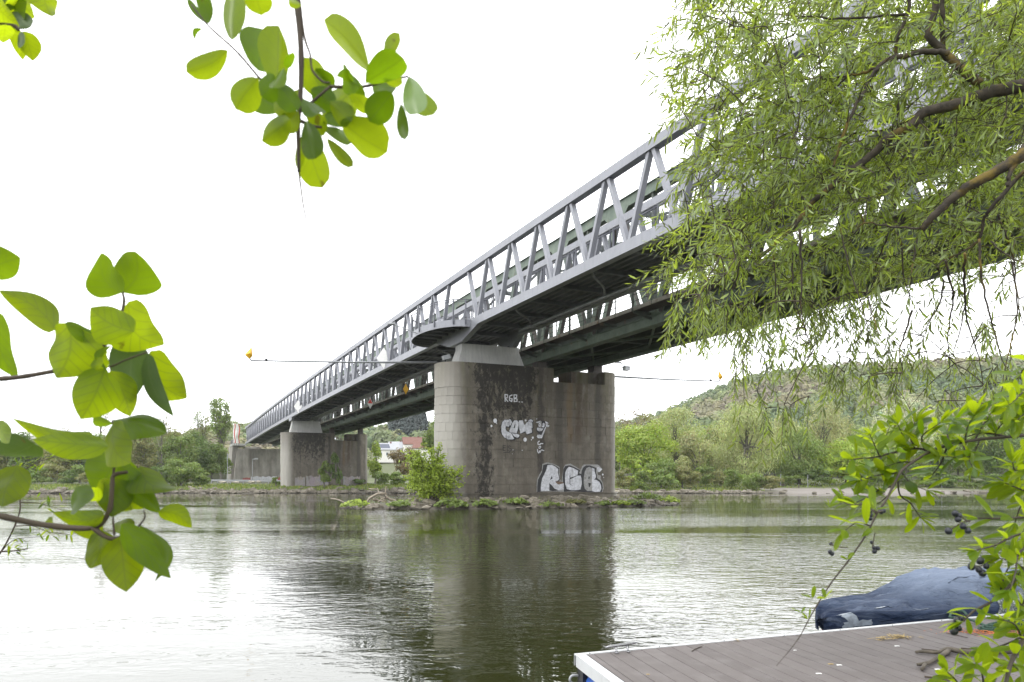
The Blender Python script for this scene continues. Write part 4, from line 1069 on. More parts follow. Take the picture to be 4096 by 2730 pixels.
# bare trees on the ridge right of the pier
def bare_tree(sx, ytop, Y, label, spread=.35, n=26, leaves=250, mat='brown', group=None):
    x = (sx-CX)/FPX*Y; z = float(ground(x, Y)); h = EYE+(HZ-ytop)/FPX*Y - z
    e = empty('bare_tree', (x, Y, z), label, 'tree', group); r_ = np.random.default_rng(int(sx)); mb = MB(); tips = []
    b0 = A(x, Y, z); mb.tube([b0, b0+A(.1, 0, h*.5), b0+A(0, 0, h*.97)], [h*.016, h*.010, .02], 6)
    for i in range(n):
        f = r_.uniform(.25, .95); s_ = b0+A(0, 0, h*f); a = r_.uniform(0, 6.28); ln = h*spread*(1.15-f)*r_.uniform(.6, 1.2)
        t1 = s_ + A(math.cos(a)*ln*.5, math.sin(a)*ln*.5, ln*.45); t2 = s_ + A(math.cos(a)*ln, math.sin(a)*ln, ln*1.05)
        mb.tube([s_, t1, t2], [h*.006*(1.2-f), h*.004*(1.2-f), .015], 4, cap=False)
        for j in range(5):
            g = r_.uniform(.3, 1); p_ = s_*(1-g)+t2*g; q_ = p_ + r_.normal(size=3)*ln*.22 + A(0, 0, ln*.25)
            mb.tube([p_, q_], [.03, .012], 3, cap=False); tips.append(q_); tips.append((p_+q_)/2)
    mb.build('trunk', M['bark_far'], e)
    tips = np.array(tips); C = tips[r_.integers(len(tips), size=leaves)] + r_.normal(size=(leaves, 3))*.35
    V, F = quads(C, r_.normal(size=(leaves, 3)), .12*Y/120, .6, r_)
    build('crown', V, F, FOL[mat], e, attr=np.repeat(r_.uniform(.7, 1.2, leaves), 4)[:, None]*A(1,1,1))
bare_tree(2510, 1640, 190, 'leafless grey tree on the ridge right of the near pier', leaves=500)
bare_tree(2545, 1632, 200, 'second leafless tree on the ridge, slightly taller', leaves=500)
bare_tree(401, 1560, 165, 'tall thin bare tree standing behind the dogwood leaves on the left', .3, 34, 900, 'olive')
bare_tree(645, 1672, 150, 'dark-branched young tree left of the bridge abutment', .35, 36, 700, 'olive')
bare_tree(250, 1690, 170, 'short bare tree above the left treeline', .4, 26, 500, 'olive')
bare_tree(790, 1640, 175, 'half-bare tree with white leaning trunk left of the tall airy poplar', .35, 24, 700, 'mid')

# left bank
T('poplar_tree', 885, 1568, 125, 175, 'mid', 'tall airy tree with several trunks left of the abutment', n=4200, cb=.38, lobes=34, fill=.6, size=.22, trunk=.35, limbs=26)
T('poplar_tree', 812, 1625, 70, 178, 'olive', 'thinner airy tree leaning beside the tall one left of the abutment', n=1300, cb=.35, lobes=20, fill=.7, size=.2, trunk=.25, limbs=14)
T('round_tree', 850, 1768, 175, 158, 'mid', 'deep green full tree against the left side of the abutment', n=7000, lobes=28, cb=.02, size=.22)
T('bush', 722, 1822, 160, 117, 'mid', 'large grey-green bush by the water left of the abutment', cat='bush', n=4500, lobes=22, cb=0.0, size=.17)
T('bush', 800, 1875, 110, 118, 'mid', 'smaller bush between the large bush and the roadside', cat='bush', n=2400, lobes=14, cb=0.0, size=.16)
T('bush', 640, 1860, 120, 118.5, 'dark', 'dark bush at the left of the large grey-green bush', cat='bush', n=2600, lobes=14, cb=0.0, size=.17)
for i, sx in enumerate(range(-60, 800, 46)):
    T('tree', sx+rr.uniform(-15, 15), 1750 + rr.uniform(-22, 22) - (20 if sx > 500 else 0), rr.uniform(130, 180), 150 + rr.uniform(-12, 14), ['mid','olive','mid','dark','olive'][i % 5],
      ORD[i] + ' slender tree from the left in the treeline on the left bank', group='trees of the left treeline', n=5200, lobes=34, cb=.06, fill=.5, size=.22, trunk=.16, limbs=10)
for i, sx in enumerate(range(-60, 720, 55)):
    T('bush', sx+rr.uniform(-15, 15), 1868 + rr.uniform(-20, 15), rr.uniform(100, 140), 122 + rr.uniform(-4, 3) + max(0, 300-sx)*.012, ['dark','mid','olive'][i % 3],
      ORD[i] + ' low bush from the left at the foot of the left treeline', cat='bush', group='bushes below the left treeline', n=1100, lobes=9, cb=0.0, trunk=.05, limbs=2, size=.17)
# right under the bridge, between the piers
T('bush', 1345, 1812, 60, 113.4, 'dark', 'tall upright bush growing against the foot of the far bank pier', cat='bush', n=2400, lobes=16, cb=0.02, size=.14, shape='dome')
T('bush', 1300, 1850, 75, 113.0, 'mid', 'lighter bush leaning left against the far bank pier', cat='bush', n=2000, lobes=14, cb=0.02, size=.14)
T('round_tree', 1500, 1770, 75, 135, 'bright', 'yellow-green upright tree directly right of the far bank pier', n=2600, cb=.08, size=.2)
T('bush', 1520, 1885, 90, 120, 'mid', 'green bush on the bank between the two piers', cat='bush', n=1600, lobes=12, cb=0, size=.17)
T('tree', 1618, 1778, 130, 150, 'brown', 'copper-budding tree in front of the houses', n=3000, cb=.12, fill=.5, size=.2, limbs=14)
T('bush', 1590, 1890, 110, 124, 'mid', 'wide bush below the houses between the piers', cat='bush', n=1800, lobes=12, cb=0, size=.17)
T('bush', 1680, 1880, 110, 120, 'bright', 'pale green bush beside the islet shrub', cat='bush', n=1800, lobes=12, cb=0, size=.17)
T('tree', 1740, 1650, 120, 140, 'mid', 'tall green tree behind the left edge of the near pier', n=4500, cb=.12, lobes=24, size=.22, limbs=12)
T('bush', 1440, 1915, 60, 119, 'dark', 'dark bush at the right foot of the far bank pier', cat='bush', n=900, lobes=8, cb=0, size=.15)
T('bush', 1103, 1908, 40, 116, 'mid', 'small bush at the left foot of the far bank pier', cat='bush', n=700, lobes=8, cb=0, size=.13)
# shrub on the islet
bx = px(1728, 1990, 47.7); bx[2] = .34
def islet_shrub():
    e = empty('willow_shrub', bx, 'yellow-green willow shrub growing on the islet at the left of the near pier', 'shrub'); r_ = np.random.default_rng(9); mb = MB(); C = []; 
    for i in range(84):
        a = i*2.4; sp = ((i*.618) % 1.0)**.5; hh = r_.uniform(.8, 3.9)*(1.08-.45*sp**2)
        tip = bx + A(math.cos(a)*sp*2.0, math.sin(a)*sp*1.3, hh); m_ = bx*.5+tip*.5 + A(0, 0, .25)
        P = smooth_path([bx + r_.normal(size=3)*A(.12, .12, 0), m_, tip], 5); mb.tube(P, np.linspace(.035, .006, len(P)), 4, cap=False)
        for j in range(7):
            f = r_.uniform(.3, 1); p_ = P[int(f*(len(P)-1))]; q_ = p_ + r_.normal(size=3)*.35 + A(0, 0, .12); mb.tube([p_, q_], [.008, .003], 3, cap=False)
            for g in np.linspace(.1, 1.1, 22): C.append(p_*(1-g)+q_*g + r_.normal(size=3)*.09)
    mb.build('stems', M['bark'], e); C = np.array(C); n = len(C)
    V, F = quads(C, r_.normal(size=(n, 3))*.8+A(0, -.3, .8), .095, .45, r_); build('leaves', V, F, FOL['bright'], e, attr=np.repeat(r_.uniform(.75, 1.35, n), 4)[:, None]*A(1, 1, 1))
islet_shrub()
# leafy butterbur clumps, grass tufts on the islet
def clump(q, tt_, rad, n, label, mat='mid', hgt=.45):
    c = B(tt_, q, float(islet_h(q, tt_))); e = empty('leafy_plant', c, label, 'plant'); r_ = np.random.default_rng(int(q*10)+70)
    a = r_.uniform(0, 6.28, n); d = np.sqrt(r_.random(n))*rad; hh = hgt*(1-.6*(d/rad)**2)*r_.uniform(.6, 1.1, n)
    C = c + np.stack([np.cos(a)*d, np.sin(a)*d, hh], 1); V, F = quads(C, r_.normal(size=(n, 3))*.5+A(0, -.3, 1), .13, .8, r_)
    build('leaves', V, F, FOL[mat], e, attr=np.repeat(r_.uniform(.6, 1.3, n), 4)[:, None]*A(1,1,1))
    mb = MB()
    for k in range(0, n, 9): mb.tube([c + A(math.cos(a[k])*d[k]*.3, math.sin(a[k])*d[k]*.3, 0), C[k]], .01, 3, cap=False)
    mb.build('stalks', M['twig'], e)
clump(2.4, 51.5, .8, 150, 'green leafy clump among the islet stones below the black streak', 'mid', .4)
clump(6.6, 51.2, .7, 120, 'green leafy clump on the islet stones left of the big silver letters', 'olive', .35)
clump(10.2, 51.3, .6, 110, 'yellowish green tuft on the stones below the big silver letters', 'bright', .3)
clump(-4.6, 53.2, .9, 170, 'low leafy clump left of the islet shrub', 'mid', .4)
clump(-1.9, 51.6, 1.0, 260, 'dark green broad-leaved clump below the left nose of the near pier', 'mid', .6)
clump(.2, 51.3, .8, 170, 'broad-leaved green clump on the islet under the pier, second from the left', 'mid', .5)
clump(-7.0, 55.0, .9, 160, 'green leafy clump at the left tip of the islet near the driftwood', 'bright', .55)
clump(8.6, 51.0, .6, 90, 'small green tuft on the stones below the silver letters', 'mid', .3)
clump(11.6, 51.6, .7, 110, 'green tuft on the stones near the right end of the pier', 'mid', .35)
clump(14.3, 54.0, 1.1, 220, 'green leafy clump right of the pier end on the islet', 'mid', .6)
clump(16.6, 54.5, .8, 150, 'small bright clump at the right tip of the islet', 'bright', .5)
clump(4.5, 50.9, .9, 100, 'low green tuft among the stones in the middle of the islet', 'mid', .25)
n = 1500; qs_ = rng.uniform(-8, 18, n); ts_ = rng.uniform(50.2, 60, n); hs_ = islet_h(qs_, ts_); ok = (hs_ > .1)
C = np.stack([XA-SN*ts_+CS*qs_, CS*ts_+SN*qs_, hs_+.1], 1)[ok]; n = len(C)
V, F = quads(C, rng.normal(size=(n, 3))*A(1, 1, .3), .12, .12, rng, 3.0)
tag(build('grass', V, F, FOL['olive'], attr=np.repeat(rng.uniform(.6, 1.2, n), 4)[:, None]*A(1,1,1)), 'thin grass between the islet stones', kind='stuff')
# grass and weeds on the far bank
n = 34000; x_ = rng.uniform(-110, 150, n); y_ = shore(x_) + 1.8 + rng.random(n)**1.4*np.where(x_ < 0, 16, 26); ok = ~((x_ > 37) & (x_ < 72) & (y_ < shore(x_)+13)); x_, y_ = x_[ok], y_[ok]; n = len(x_)
C = np.stack([x_, y_, ground(x_, y_)+.14], 1); V, F = quads(C, rng.normal(size=(n, 3))*A(1, 1, .4)+A(0, -.4, .3), .20, .35, rng, 2.0)
gt = np.where(rng.random((n, 1)) < .4, A(1.5, 1.2, 1.1), A(.9, .95, .7))*rng.uniform(.6, 1.1, (n, 1))
tag(build('grass', V, F, FOL['mid'], attr=np.repeat(gt, 4, 0)), 'grass and weeds on the far bank slope', kind='stuff')

# ------------------------------------------------------------------ wooded hills (one mass of crowns)
def forest():
    r_ = np.random.default_rng(21); Vs, Fs, As = [], [], []; off = 0
    pal = np.array([[.075,.115,.045],[.10,.14,.05],[.13,.165,.055],[.115,.145,.06],[.15,.18,.065],[.17,.18,.075],[.16,.155,.08],[.18,.165,.085],[.15,.13,.085]])
    cnt = 0
    for yy in np.arange(210, 455, 6.0):
        w0 = yy*.70+20
        for xx in np.arange(-w0, w0, 5.9):
            x = xx + r_.uniform(-2.5, 2.5); y = yy + r_.uniform(-2.5, 2.5)
            g = float(ground(x, y)); sxp = CX + x/y*FPX
            if 1100 < sxp < 1450 and yy < 380: continue
            if 1455 < sxp < 1760 and yy < 335: continue     # meadow with houses
            if 1760 < sxp < 2430: continue
            if sxp < 1100 and yy > 330 and r_.random() < .3: continue
            hh = r_.uniform(7, 11); rad = r_.uniform(3.1, 4.8); conif = 1560 < sxp < 1700 and 345 < yy < 415 and g < 24
            n = 170 if y < 300 else (120 if y < 380 else 90)
            if conif:
                n = 260; zf = r_.random(n)**1.3; a = r_.uniform(0, 6.28, n); rr_ = (1-zf)*3.6*(.8+.4*((zf*9) % 1.0)); th = r_.uniform(13, 18)
                P = np.stack([x+np.cos(a)*rr_, y+np.sin(a)*rr_, g+.5+zf*th], 1); N = np.stack([np.cos(a), np.sin(a), np.full(n, .6)], 1); col = A(.034, .052, .046)
            else:
                D = r_.normal(size=(n, 3)); D /= np.linalg.norm(D, axis=1)[:, None]; D[:, 2] = np.abs(D[:, 2])*1.1 - .45; D[:, 1] = np.where(D[:, 1] > .3, -D[:, 1]*.8, D[:, 1])
                lump = 1 + .12*np.sin(D[:, 0]*5+x)*np.cos(D[:, 1]*6+y) + .07*r_.normal(size=n)
                P = np.stack([x+D[:, 0]*rad*lump, y+D[:, 1]*rad*lump, g+hh*.55+D[:, 2]*hh*.5*lump], 1); N = D.copy()
                zone = .5+.5*math.sin(x*.031+1.3)*math.sin(y*.043+x*.011)
                k = int(np.clip(zone*len(pal) + r_.normal()*1.6, 0, len(pal)-1)); col = pal[k]*r_.uniform(.9, 1.12)*1.22
            V, F = quads(P, N*A(1,1,1.1) + A(0,0,.25) + r_.normal(size=(n, 3))*.22, .62 if y < 300 else .85, .8, r_)
            Vs.append(V); Fs.append(F+off); off += len(V)
            As.append(np.repeat(col*r_.uniform(.88, 1.12, (n, 1)), 4, 0)); cnt += 1
    tag(build('hill_forest', np.concatenate(Vs), np.concatenate(Fs), FOL['wood'], attr=np.concatenate(As)), 'mixed spring forest covering the hills beyond the river', kind='stuff')
forest()

# ------------------------------------------------------------------ houses, posts, road
def house(c, w_, d_, h_, rh, ang, roof, label, panels=False):
    e = empty('house', c, label, 'house'); ca, sa = math.cos(ang), math.sin(ang); ax, ay = A(ca, sa, 0), A(-sa, ca, 0); c = np.asarray(c, float)
    mb = MB(); mb.box(c+UP*(h_/2-1), w_, d_, h_+2, ax, ay)
    for s_ in (-1, 1):
        p_ = c+ax*s_*(w_/2-.01); V = [p_-ay*d_/2+UP*h_, p_+ay*d_/2+UP*h_, p_+UP*(h_+rh), p_-ax*s_*.3-ay*d_/2+UP*h_, p_-ax*s_*.3+ay*d_/2+UP*h_, p_-ax*s_*.3+UP*(h_+rh)]
        mb.add(V, [(0,1,2), (5,4,3), (0,2,5,3), (1,4,5,2)])
    mb.build('wall', M['house_wall'], e)
    for s_ in (-1, 1):
        m2 = MB(); a = c+UP*(h_+rh+.12); b = c+ay*s_*(d_/2+.5)+UP*(h_-.25); nrm = unit(np.cross(ax, b-a))
        V = [a-ax*(w_/2+.4), a+ax*(w_/2+.4), b+ax*(w_/2+.4), b-ax*(w_/2+.4)]; V = V+[v+UP*.18 for v in V]; m2.box8(V); m2.build('roof', M[roof], e)
        if panels and s_ == -1:
            m3 = MB(); V = [a*.8+b*.2-ax*w_*.4, a*.8+b*.2+ax*w_*.1, a*.2+b*.8+ax*w_*.1, a*.2+b*.8-ax*w_*.4]; V = [v+UP*.2 for v in V]+[v+UP*.27 for v in V]; m3.box8(V); m3.build('solar_panel', M['panel_blue'], e)
    for fl in range(int(h_//2.7)):
        for k in range(int(w_//2.6)):
            pw = c + ax*(-w_/2+1.6+k*2.6) - ay*(d_/2) + UP*(1.4+fl*2.8)
            m4 = MB(); m4.box(pw-ay*.02, 1.2, .1, 1.3, ax, ay); o = m4.build('window', M['white'], e)
            m5 = MB(); m5.box(pw-ay*.09, .95, .06, 1.05, ax, ay); m5.build('pane', M['glass'], o)
    m6 = MB(); m6.box(c+UP*(h_+rh)+ax*w_*.2, .6, .6, 1.6, ax, ay); m6.build('chimney', M['roof_red'], e)
def hp(sx, sy, Y): return px(sx, sy, Y)
house(hp(1545, 1832, 300), 9, 8, 3.2, 2.4, .35, 'roof_grey', 'white house with grey roof and solar panels, leftmost of the houses between the piers', True)
house(hp(1590, 1826, 320), 7, 8, 3.4, 2.6, -.2, 'roof_grey', 'white house with plain grey roof in the middle of the row between the piers')
house(hp(1655, 1815, 318), 9, 9, 3.8, 2.9, .2, 'roof_red', 'white house with tall red tiled roof behind, between the piers')
house(hp(1700, 1836, 285), 7.5, 8, 4.0, 2.2, -.1, 'roof_red', 'white house with low red roof closest to the near pier')
house(hp(85, 1778, 360), 16, 9, 4.0, 1.6, .1, 'white', 'long pale building far off at the left edge behind the dogwood leaves')

def post(sx, yb, yt, Y, label, head=False, mat='galv', r=.07):
    a = px(sx, yb, Y); b = px(sx, yt, Y); a[2] = min(a[2], float(ground(a[0], a[1]))+.02) if abs(a[2]-float(ground(a[0], a[1]))) < 2 else a[2]
    e = empty('lamp_post' if head else 'marker_post', a, label, 'lamp post' if head else 'post')
    mb = MB(); mb.tube([a, b], [r, r*.7], 6); mb.tube([a, a+UP*.12], r*1.8, 6); mb.build('pole', M[mat], e)
    mb = MB()
    if head: mb.beam(b, b+A(.75, 0, .08), .10, .08); mb.box(b+A(.65, 0, .06), .7, .28, .14)
    else: mb.box(b+UP*.03, .12, .12, .10)
    mb.build('lamp_head' if head else 'cap', M['galv'], e)
post(910, 1930, 1817, 134, 'tall white pole left of the abutment')
post(1010, 1930, 1838, 136, 'street lamp in front of the abutment wall', True)
post(1611, 1892, 1846, 165, 'street lamp between the two piers in front of the houses', True)
post(3042, 1935, 1903, 119, 'leftmost of the slim white posts on the right far bank')
post(3123, 1949, 1900, 121, 'white post by the picnic bench at the gravel landing', r=.06)
post(3231, 1951, 1902, 121, 'white post at the left end of the gravel landing ramp', r=.06)
post(3767, 1945, 1912, 122, 'white post behind the privet leaves at the end of the landing', r=.06)
post(3195, 1952, 1941, 119, 'low brown stump post between the white posts', mat='bark', r=.12)
e = empty('picnic_bench', px(3115, 1950, 122), 'small dark picnic bench beside the white post on the far bank', 'bench')
c_ = px(3115, 1948, 122); mb = MB(); mb.box(c_+UP*.45, 1.8, .7, .08); mb.build('table_top', M['bark'], e)
mb = MB(); mb.box(c_+UP*.2+A(0, -.6, 0), 1.8, .25, .06); mb.build('seat', M['bark'], e); mb = MB(); mb.box(c_+A(-.6, 0, .05), .08, 1.2, .8); mb.build('leg', M['bark'], e); mb = MB(); mb.box(c_+A(.6, 0, .05), .08, 1.2, .8); mb.build('leg', M['bark'], e)
# landing ramp of concrete slabs
a = px(3165, 1961, 118); mb = MB()
V = [px(3160, 1957.5, 121)+UP*.12, px(3215, 1957.5, 121)+UP*.12, px(3262, 1972, 110.5)+UP*.14, px(3210, 1973, 110.5)+UP*.14]; mb.box8([v-UP*.3 for v in V]+V)
tag(mb.build('landing_ramp', M['concrete']), 'pale concrete slip ramp leading into the water on the gravel landing', 'ramp')
# guard rail and boulders beside the road
e = empty('guard_rail', A(-56, 142, 2.3), 'steel crash barrier along the road in front of the abutment', 'guard rail')
mb = MB(); P0, P1 = px(845, 1922, 136), px(1125, 1925, 134); mb.beam(P0, P1, .08, .34); mb.build('rail', M['galv'], e)
for f in np.linspace(0, 1, 12):
    p_ = P0*(1-f)+P1*f; mb = MB(); mb.beam(p_+A(0, .1, .15), p_+A(0, .1, -.75), .10, .12, up=(1, 0, 0)); mb.build('rail_post', M['galv'], e)
for i, (sx, sy, s, lb) in enumerate([(890, 1931, .55, 'pale boulder at the roadside, left one'), (943, 1930, .6, 'pale boulder below the crash barrier, middle one'), (1009, 1931, .65, 'pale boulder below the street lamp at the abutment'), (1035, 1932, .5, 'small boulder right of the street lamp at the abutment')]):
    p_ = px(sx, sy, 134); p_[2] = float(ground(p_[0], p_[1]))+.35; o = link('boulder', rocks[i].copy(), None, p_); o.scale = (s*1.1, s*.7, s*.7); M.setdefault('boulder', simple('pale_boulder', (.40, .36, .30), .9, 0, .2, 2)); o.data.materials[0] = M['boulder']; tag(o, lb, 'boulder')
# flags at the abutment
for i, (sx, col) in enumerate([(933, 'red'), (941, 'white'), (950, 'red')]):
    b_ = px(sx, 1780, 172+i*2); e = empty('flag', b_, ['red and white banner on a pole at the abutment, left one', 'white banner on the middle pole at the abutment', 'red-edged banner at the abutment nearest the footbridge'][i], 'flag')
    mb = MB(); mb.tube([b_-UP*.2, b_+UP*5.0], .05, 5); mb.build('pole', M['white'], e)
    for k, m_ in enumerate(('white', col)):
        mb = MB(); V = []
        for z_ in np.linspace(.4, 4.8, 7):
            x0_ = .07 + k*.18; V += [b_+A(x0_+.08*math.sin(z_*1.7+i), .1*math.sin(z_*2), z_), b_+A(x0_+.18+.10*math.sin(z_*1.7+i), .12*math.sin(z_*2+1), z_)]
        V2 = [v+A(0, .012, 0) for v in V]
        mb.add(V+V2, [(2*j, 2*j+1, 2*j+3, 2*j+2) for j in range(6)]+[(14+2*j+1, 14+2*j, 14+2*j+2, 14+2*j+3) for j in range(6)]); mb.build('cloth', M[m_], e)

# ------------------------------------------------------------------ driftwood
def dwood(name, lines, Y, label, cat='driftwood'):
    e = empty(name, px(lines[0][0][0], lines[0][0][1], Y), label, cat)
    for L, r0, r1, mat in [(l[:-1], *l[-1]) for l in lines]:
        P = smooth_path([px(1400+x/6.536, 1940+y/6.536, Y+dy) for x, y, dy in L], 5); mb = MB(); mb.tube(P, np.linspace(r0, r1, len(P)), 7); mb.build('limb', M[mat], e, smooth=True)
dwood('driftwood', [
 [(385,560,0),(430,500,0),(490,380,0),(600,300,0),(720,240,.2),(860,232,.4),(940,235,.6),(.07,.10,'drift')],
 [(920,260,.5),(960,320,.5),(1060,390,.6),(1180,410,.8),(.09,.10,'drift')],
 [(930,220,.4),(935,120,.4),(950,30,.4),(.05,.03,'drift')],
 [(610,390,0),(700,390,.2),(800,430,.3),(900,400,.4),(940,330,.4),(.11,.05,'drift')],
 [(510,550,0),(540,400,0),(640,370,.1),(700,310,.2),(890,320,.3),(.025,.03,'drift')],
 [(690,580,-.1),(730,540,0),(720,470,0),(780,410,.1),(860,350,.2),(910,330,.3),(.04,.04,'drift')],
 [(800,420,.1),(900,460,.1),(950,510,.1),(1000,535,.1),(.04,.03,'drift')],
 [(960,420,.3),(960,480,.3),(940,540,.2),(.035,.025,'drift')],
 [(780,350,.2),(860,360,.2),(900,440,.2),(940,400,.3),(.035,.03,'drift')],
 [(905,260,.5),(930,330,.4),(920,400,.4),(960,430,.4),(.06,.03,'bark')],
 [(720,100,1.0),(755,200,.8),(.04,.03,'drift')], [(490,105,1.2),(700,118,1.0),(.04,.03,'drift')]], 53.0, 'bleached tangle of driftwood branches caught at the left tip of the islet')
def s2(x, y): return ((850+x/2.0106-1400)*6.536, (1300+y/2.0106-1940)*6.536)
L = [s2(950,1398), s2(1000,1405), s2(1050,1425), s2(1090,1455)]
dwood('driftwood', [[(x, y, 0) for x, y in L] + [(.05, .06, 'drift')]], 60.0, 'pale curved branch sticking out of the river left of the driftwood tangle')
# ------------------------------------------------------------------ floating dock
ZD = .40
e1 = unit(A(.2173, -.976, 0)); e2 = unit(A(.932, .364, 0))     # board direction (towards us), long edge
C0 = A(.474, 5.73, ZD)
def D(u, v, z=0.0): return C0 + e2*u + e1*v + UP*z       # u along the far edge, v towards the camera
t = NT('composite_board'); p = t.pos(); oi = t.n('ShaderNodeObjectInfo').outputs['Random']
ang = math.atan2(e1[1], e1[0]); gr = t.mapping(p, (1, 1, 1), rot=(0, 0, -ang)); 
g1_ = t.noise(t.mapping(gr, (2, 90, 1)), 1., 3, .6); g2_ = t.noise(p, 5, 5, .65)
c = t.mix(t.ramp(g1_, [(.3, 0.), (.7, 1.)]), (.080, .068, .064), (.114, .098, .093)); c = t.mix(t.math('MULTIPLY', oi, .55), c, (.135, .118, .112))
c = t.mix(t.math('MULTIPLY', t.ramp(g2_, [(.5, 0.), (.68, 1.)]), .45), c, (.17, .155, .15))
c = t.mix(t.math('MULTIPLY', t.ramp(t.noise(p, 55, 2), [(.70, 0.), (.74, 1.)]), .4), c, (.30, .28, .26))
c = t.mix(t.math('MULTIPLY', t.ramp(t.noise(p, 1.7, 4, .6), [(.55, 0.), (.75, 1.)]), .3), c, (.06, .052, .045))
M['board'] = t.done(t.pbr(c, .62, 0, t.bump(g1_, .25, .003)))
dock = empty('floating_dock', C0 - UP*.3, 'floating dock with brown composite boards and white metal edging', 'dock')
BW = .1385; LU, LV = 7.4, 4.6
k = 0; u = .095
while u < LU:
    w_ = (.055 if k == 0 else BW) - .006; mb = MB()
    a = [D(u, .052, -.028), D(u+w_, .052, -.028), D(u+w_, LV, -.028), D(u, LV, -.028)]; b = [v+UP*.024 for v in a]
    bb = [D(u+.002, .054, 0), D(u+w_-.002, .054, 0), D(u+w_-.002, LV, 0), D(u+.002, LV, 0)]
    V = a+b+bb; mb.add(V, [(0,1,2,3), (11,10,9,8)] + [(i, i+4, (i+1) % 4+4, (i+1) % 4) for i in range(4)] + [(i+4, i+8, (i+1) % 4+8, (i+1) % 4+4) for i in range(4)])
    mb.build('board', M['board'], dock); u += w_+.006; k += 1
M['gap'] = simple('dark_gap', (.012, .011, .01), .9)
mb = MB(); mb.box8([D(.05, .05, -.09), D(LU, .05, -.09), D(LU, LV, -.09), D(.05, LV, -.09)] + [D(.05, .05, -.034), D(LU, .05, -.034), D(LU, LV, -.034), D(.05, LV, -.034)]); mb.build('under_frame', M['gap'], dock)
def slab(name, u0, u1, v0, v1, z0, z1, mat):
    mb = MB(); mb.box8([D(u0, v0, z0), D(u1, v0, z0), D(u1, v1, z0), D(u0, v1, z0)] + [D(u0, v0, z1), D(u1, v0, z1), D(u1, v1, z1), D(u0, v1, z1)]); return mb.build(name, mat, dock)
slab('edge_trim', 0, LU, 0, .048, -.005, .004, M['alu']); slab('edge_trim', 0, LU, 0, .006, -.085, -.0052, M['alu'])
slab('edge_trim', 0, .080, .0485, LV, -.005, .004, M['alu']); slab('edge_trim', 0, .006, .0485, LV, -.085, -.0052, M['alu'])
for i, uu in enumerate(np.arange(.12, LU, .62)):
    p_ = D(uu, .04, .006); mb = MB(); mb.sphere(p_, .006, 6, 4, (1, 1, .5)); mb.build('screw', M['dark'], dock)
slab('lower_rail', .0, .07, .03, LV, -.33, -.235, M['alu'])
mb = MB(); mb.tube([D(.16, .17, -.20), D(.16, .20, -.20), D(.16, 1.5, -.20), D(.16, 1.53, -.20)], [.10, .125, .125, .10], 16); mb.build('float_barrel', M['blue_float'], dock, smooth=True)
mb = MB(); mb.tube([D(.16, 1.75, -.20), D(.16, 4.2, -.20)], .125, 14); mb.build('float_barrel', M['blue_float'], dock, smooth=True)
slab('cross_strut', .02, 1.5, .03, .09, -.31, -.09, M['dark'])
mb = MB(); P = smooth_path([D(.06, .05, -.16), D(-.02, .03, -.155), D(-.045, .03, -.185), D(-.02, .03, -.215), D(.06, .05, -.215)], 5); mb.tube(P, .011, 8); mb.build('shackle', M['galv'], dock, smooth=True)
slab('corner_block', .02, .13, .03, .16, -.235, -.10, M['dark'])
# mooring cleat
e = empty('cleat', D(.37, .10, .004), 'polished steel mooring cleat near the dock corner', 'cleat')
mb = MB(); ax_ = unit(e2); mb.tube([D(.24, .08, .047), D(.27, .08, .052), D(.38, .08, .058), D(.49, .08, .062), D(.52, .08, .064)], [.005, .010, .013, .010, .005], 8); mb.build('horn', M['chrome'], e, smooth=True)
for uu in (.33, .43):
    mb = MB(); mb.tube([D(uu, .10, .004), D(uu, .092, .02), D(uu, .08, .05)], [.012, .009, .012], 8); mb.build('stem', M['chrome'], e, smooth=True)
    mb = MB(); mb.sphere(D(uu, .105, .008), .02, 8, 5, (.9, 1.3, .3)); mb.build('foot', M['chrome'], e, smooth=True)
def onz(sx, sy, z=ZD):
    Yd = (EYE-z)*FPX/(sy-HZ); return A((sx-CX)/FPX*Yd, Yd, z)
# fallen branch
br = [( [(3665,2619),(3690,2617),(3750,2621),(3790,2612),(3850,2622),(3900,2624),(3980,2623),(4060,2620),(4150,2617),(4260,2612)], [.012,.013,.014,.020,.021,.021,.022,.023,.024,.025]),
      ( [(3795,2617),(3760,2638),(3725,2658),(3700,2668),(3668,2668)], [.019,.016,.014,.016,.010]), ([(3700,2668),(3688,2688)], [.014,.012])]
e = empty('fallen_branch', onz(3800, 2640, ZD), 'thick dark forked branch lying on the dock boards', 'branch')
for L, rd in br:
    P = [onz(x, y, ZD) + UP*(r0+.006) for (x, y), r0 in zip(L, rd)]; P = smooth_path(P, 4); mb = MB(); mb.tube(P, np.interp(np.linspace(0, 1, len(P)), np.linspace(0, 1, len(rd)), rd), 8); mb.build('limb', M['bark'], e, smooth=True)
tw = [([(3686,2600),(3730,2604),(3795,2611)], .004, 'thin stick lying behind the forked branch, left one'), ([(3844,2598),(3890,2602),(3925,2608)], .006, 'short thick stick behind the forked branch, right one'),
      ([(3698,2712),(3750,2718),(3800,2728)], .006, 'brown stick at the bottom edge of the dock view'), ([(3785,2535),(3830,2545),(3870,2554)], .003, 'fine dry stick beside the rope'), ([(2768,2608),(2780,2600),(2800,2592),(2808,2590)], .0035, 'small curved twig on the dock near the corner')]
for L, r0, lb in tw:
    P = smooth_path([onz(x, y)+UP*(r0+.002) for x, y in L], 4); mb = MB(); mb.tube(P, r0, 6); tag(mb.build('stick', M['twig'], origin=P[0]), lb, 'stick')
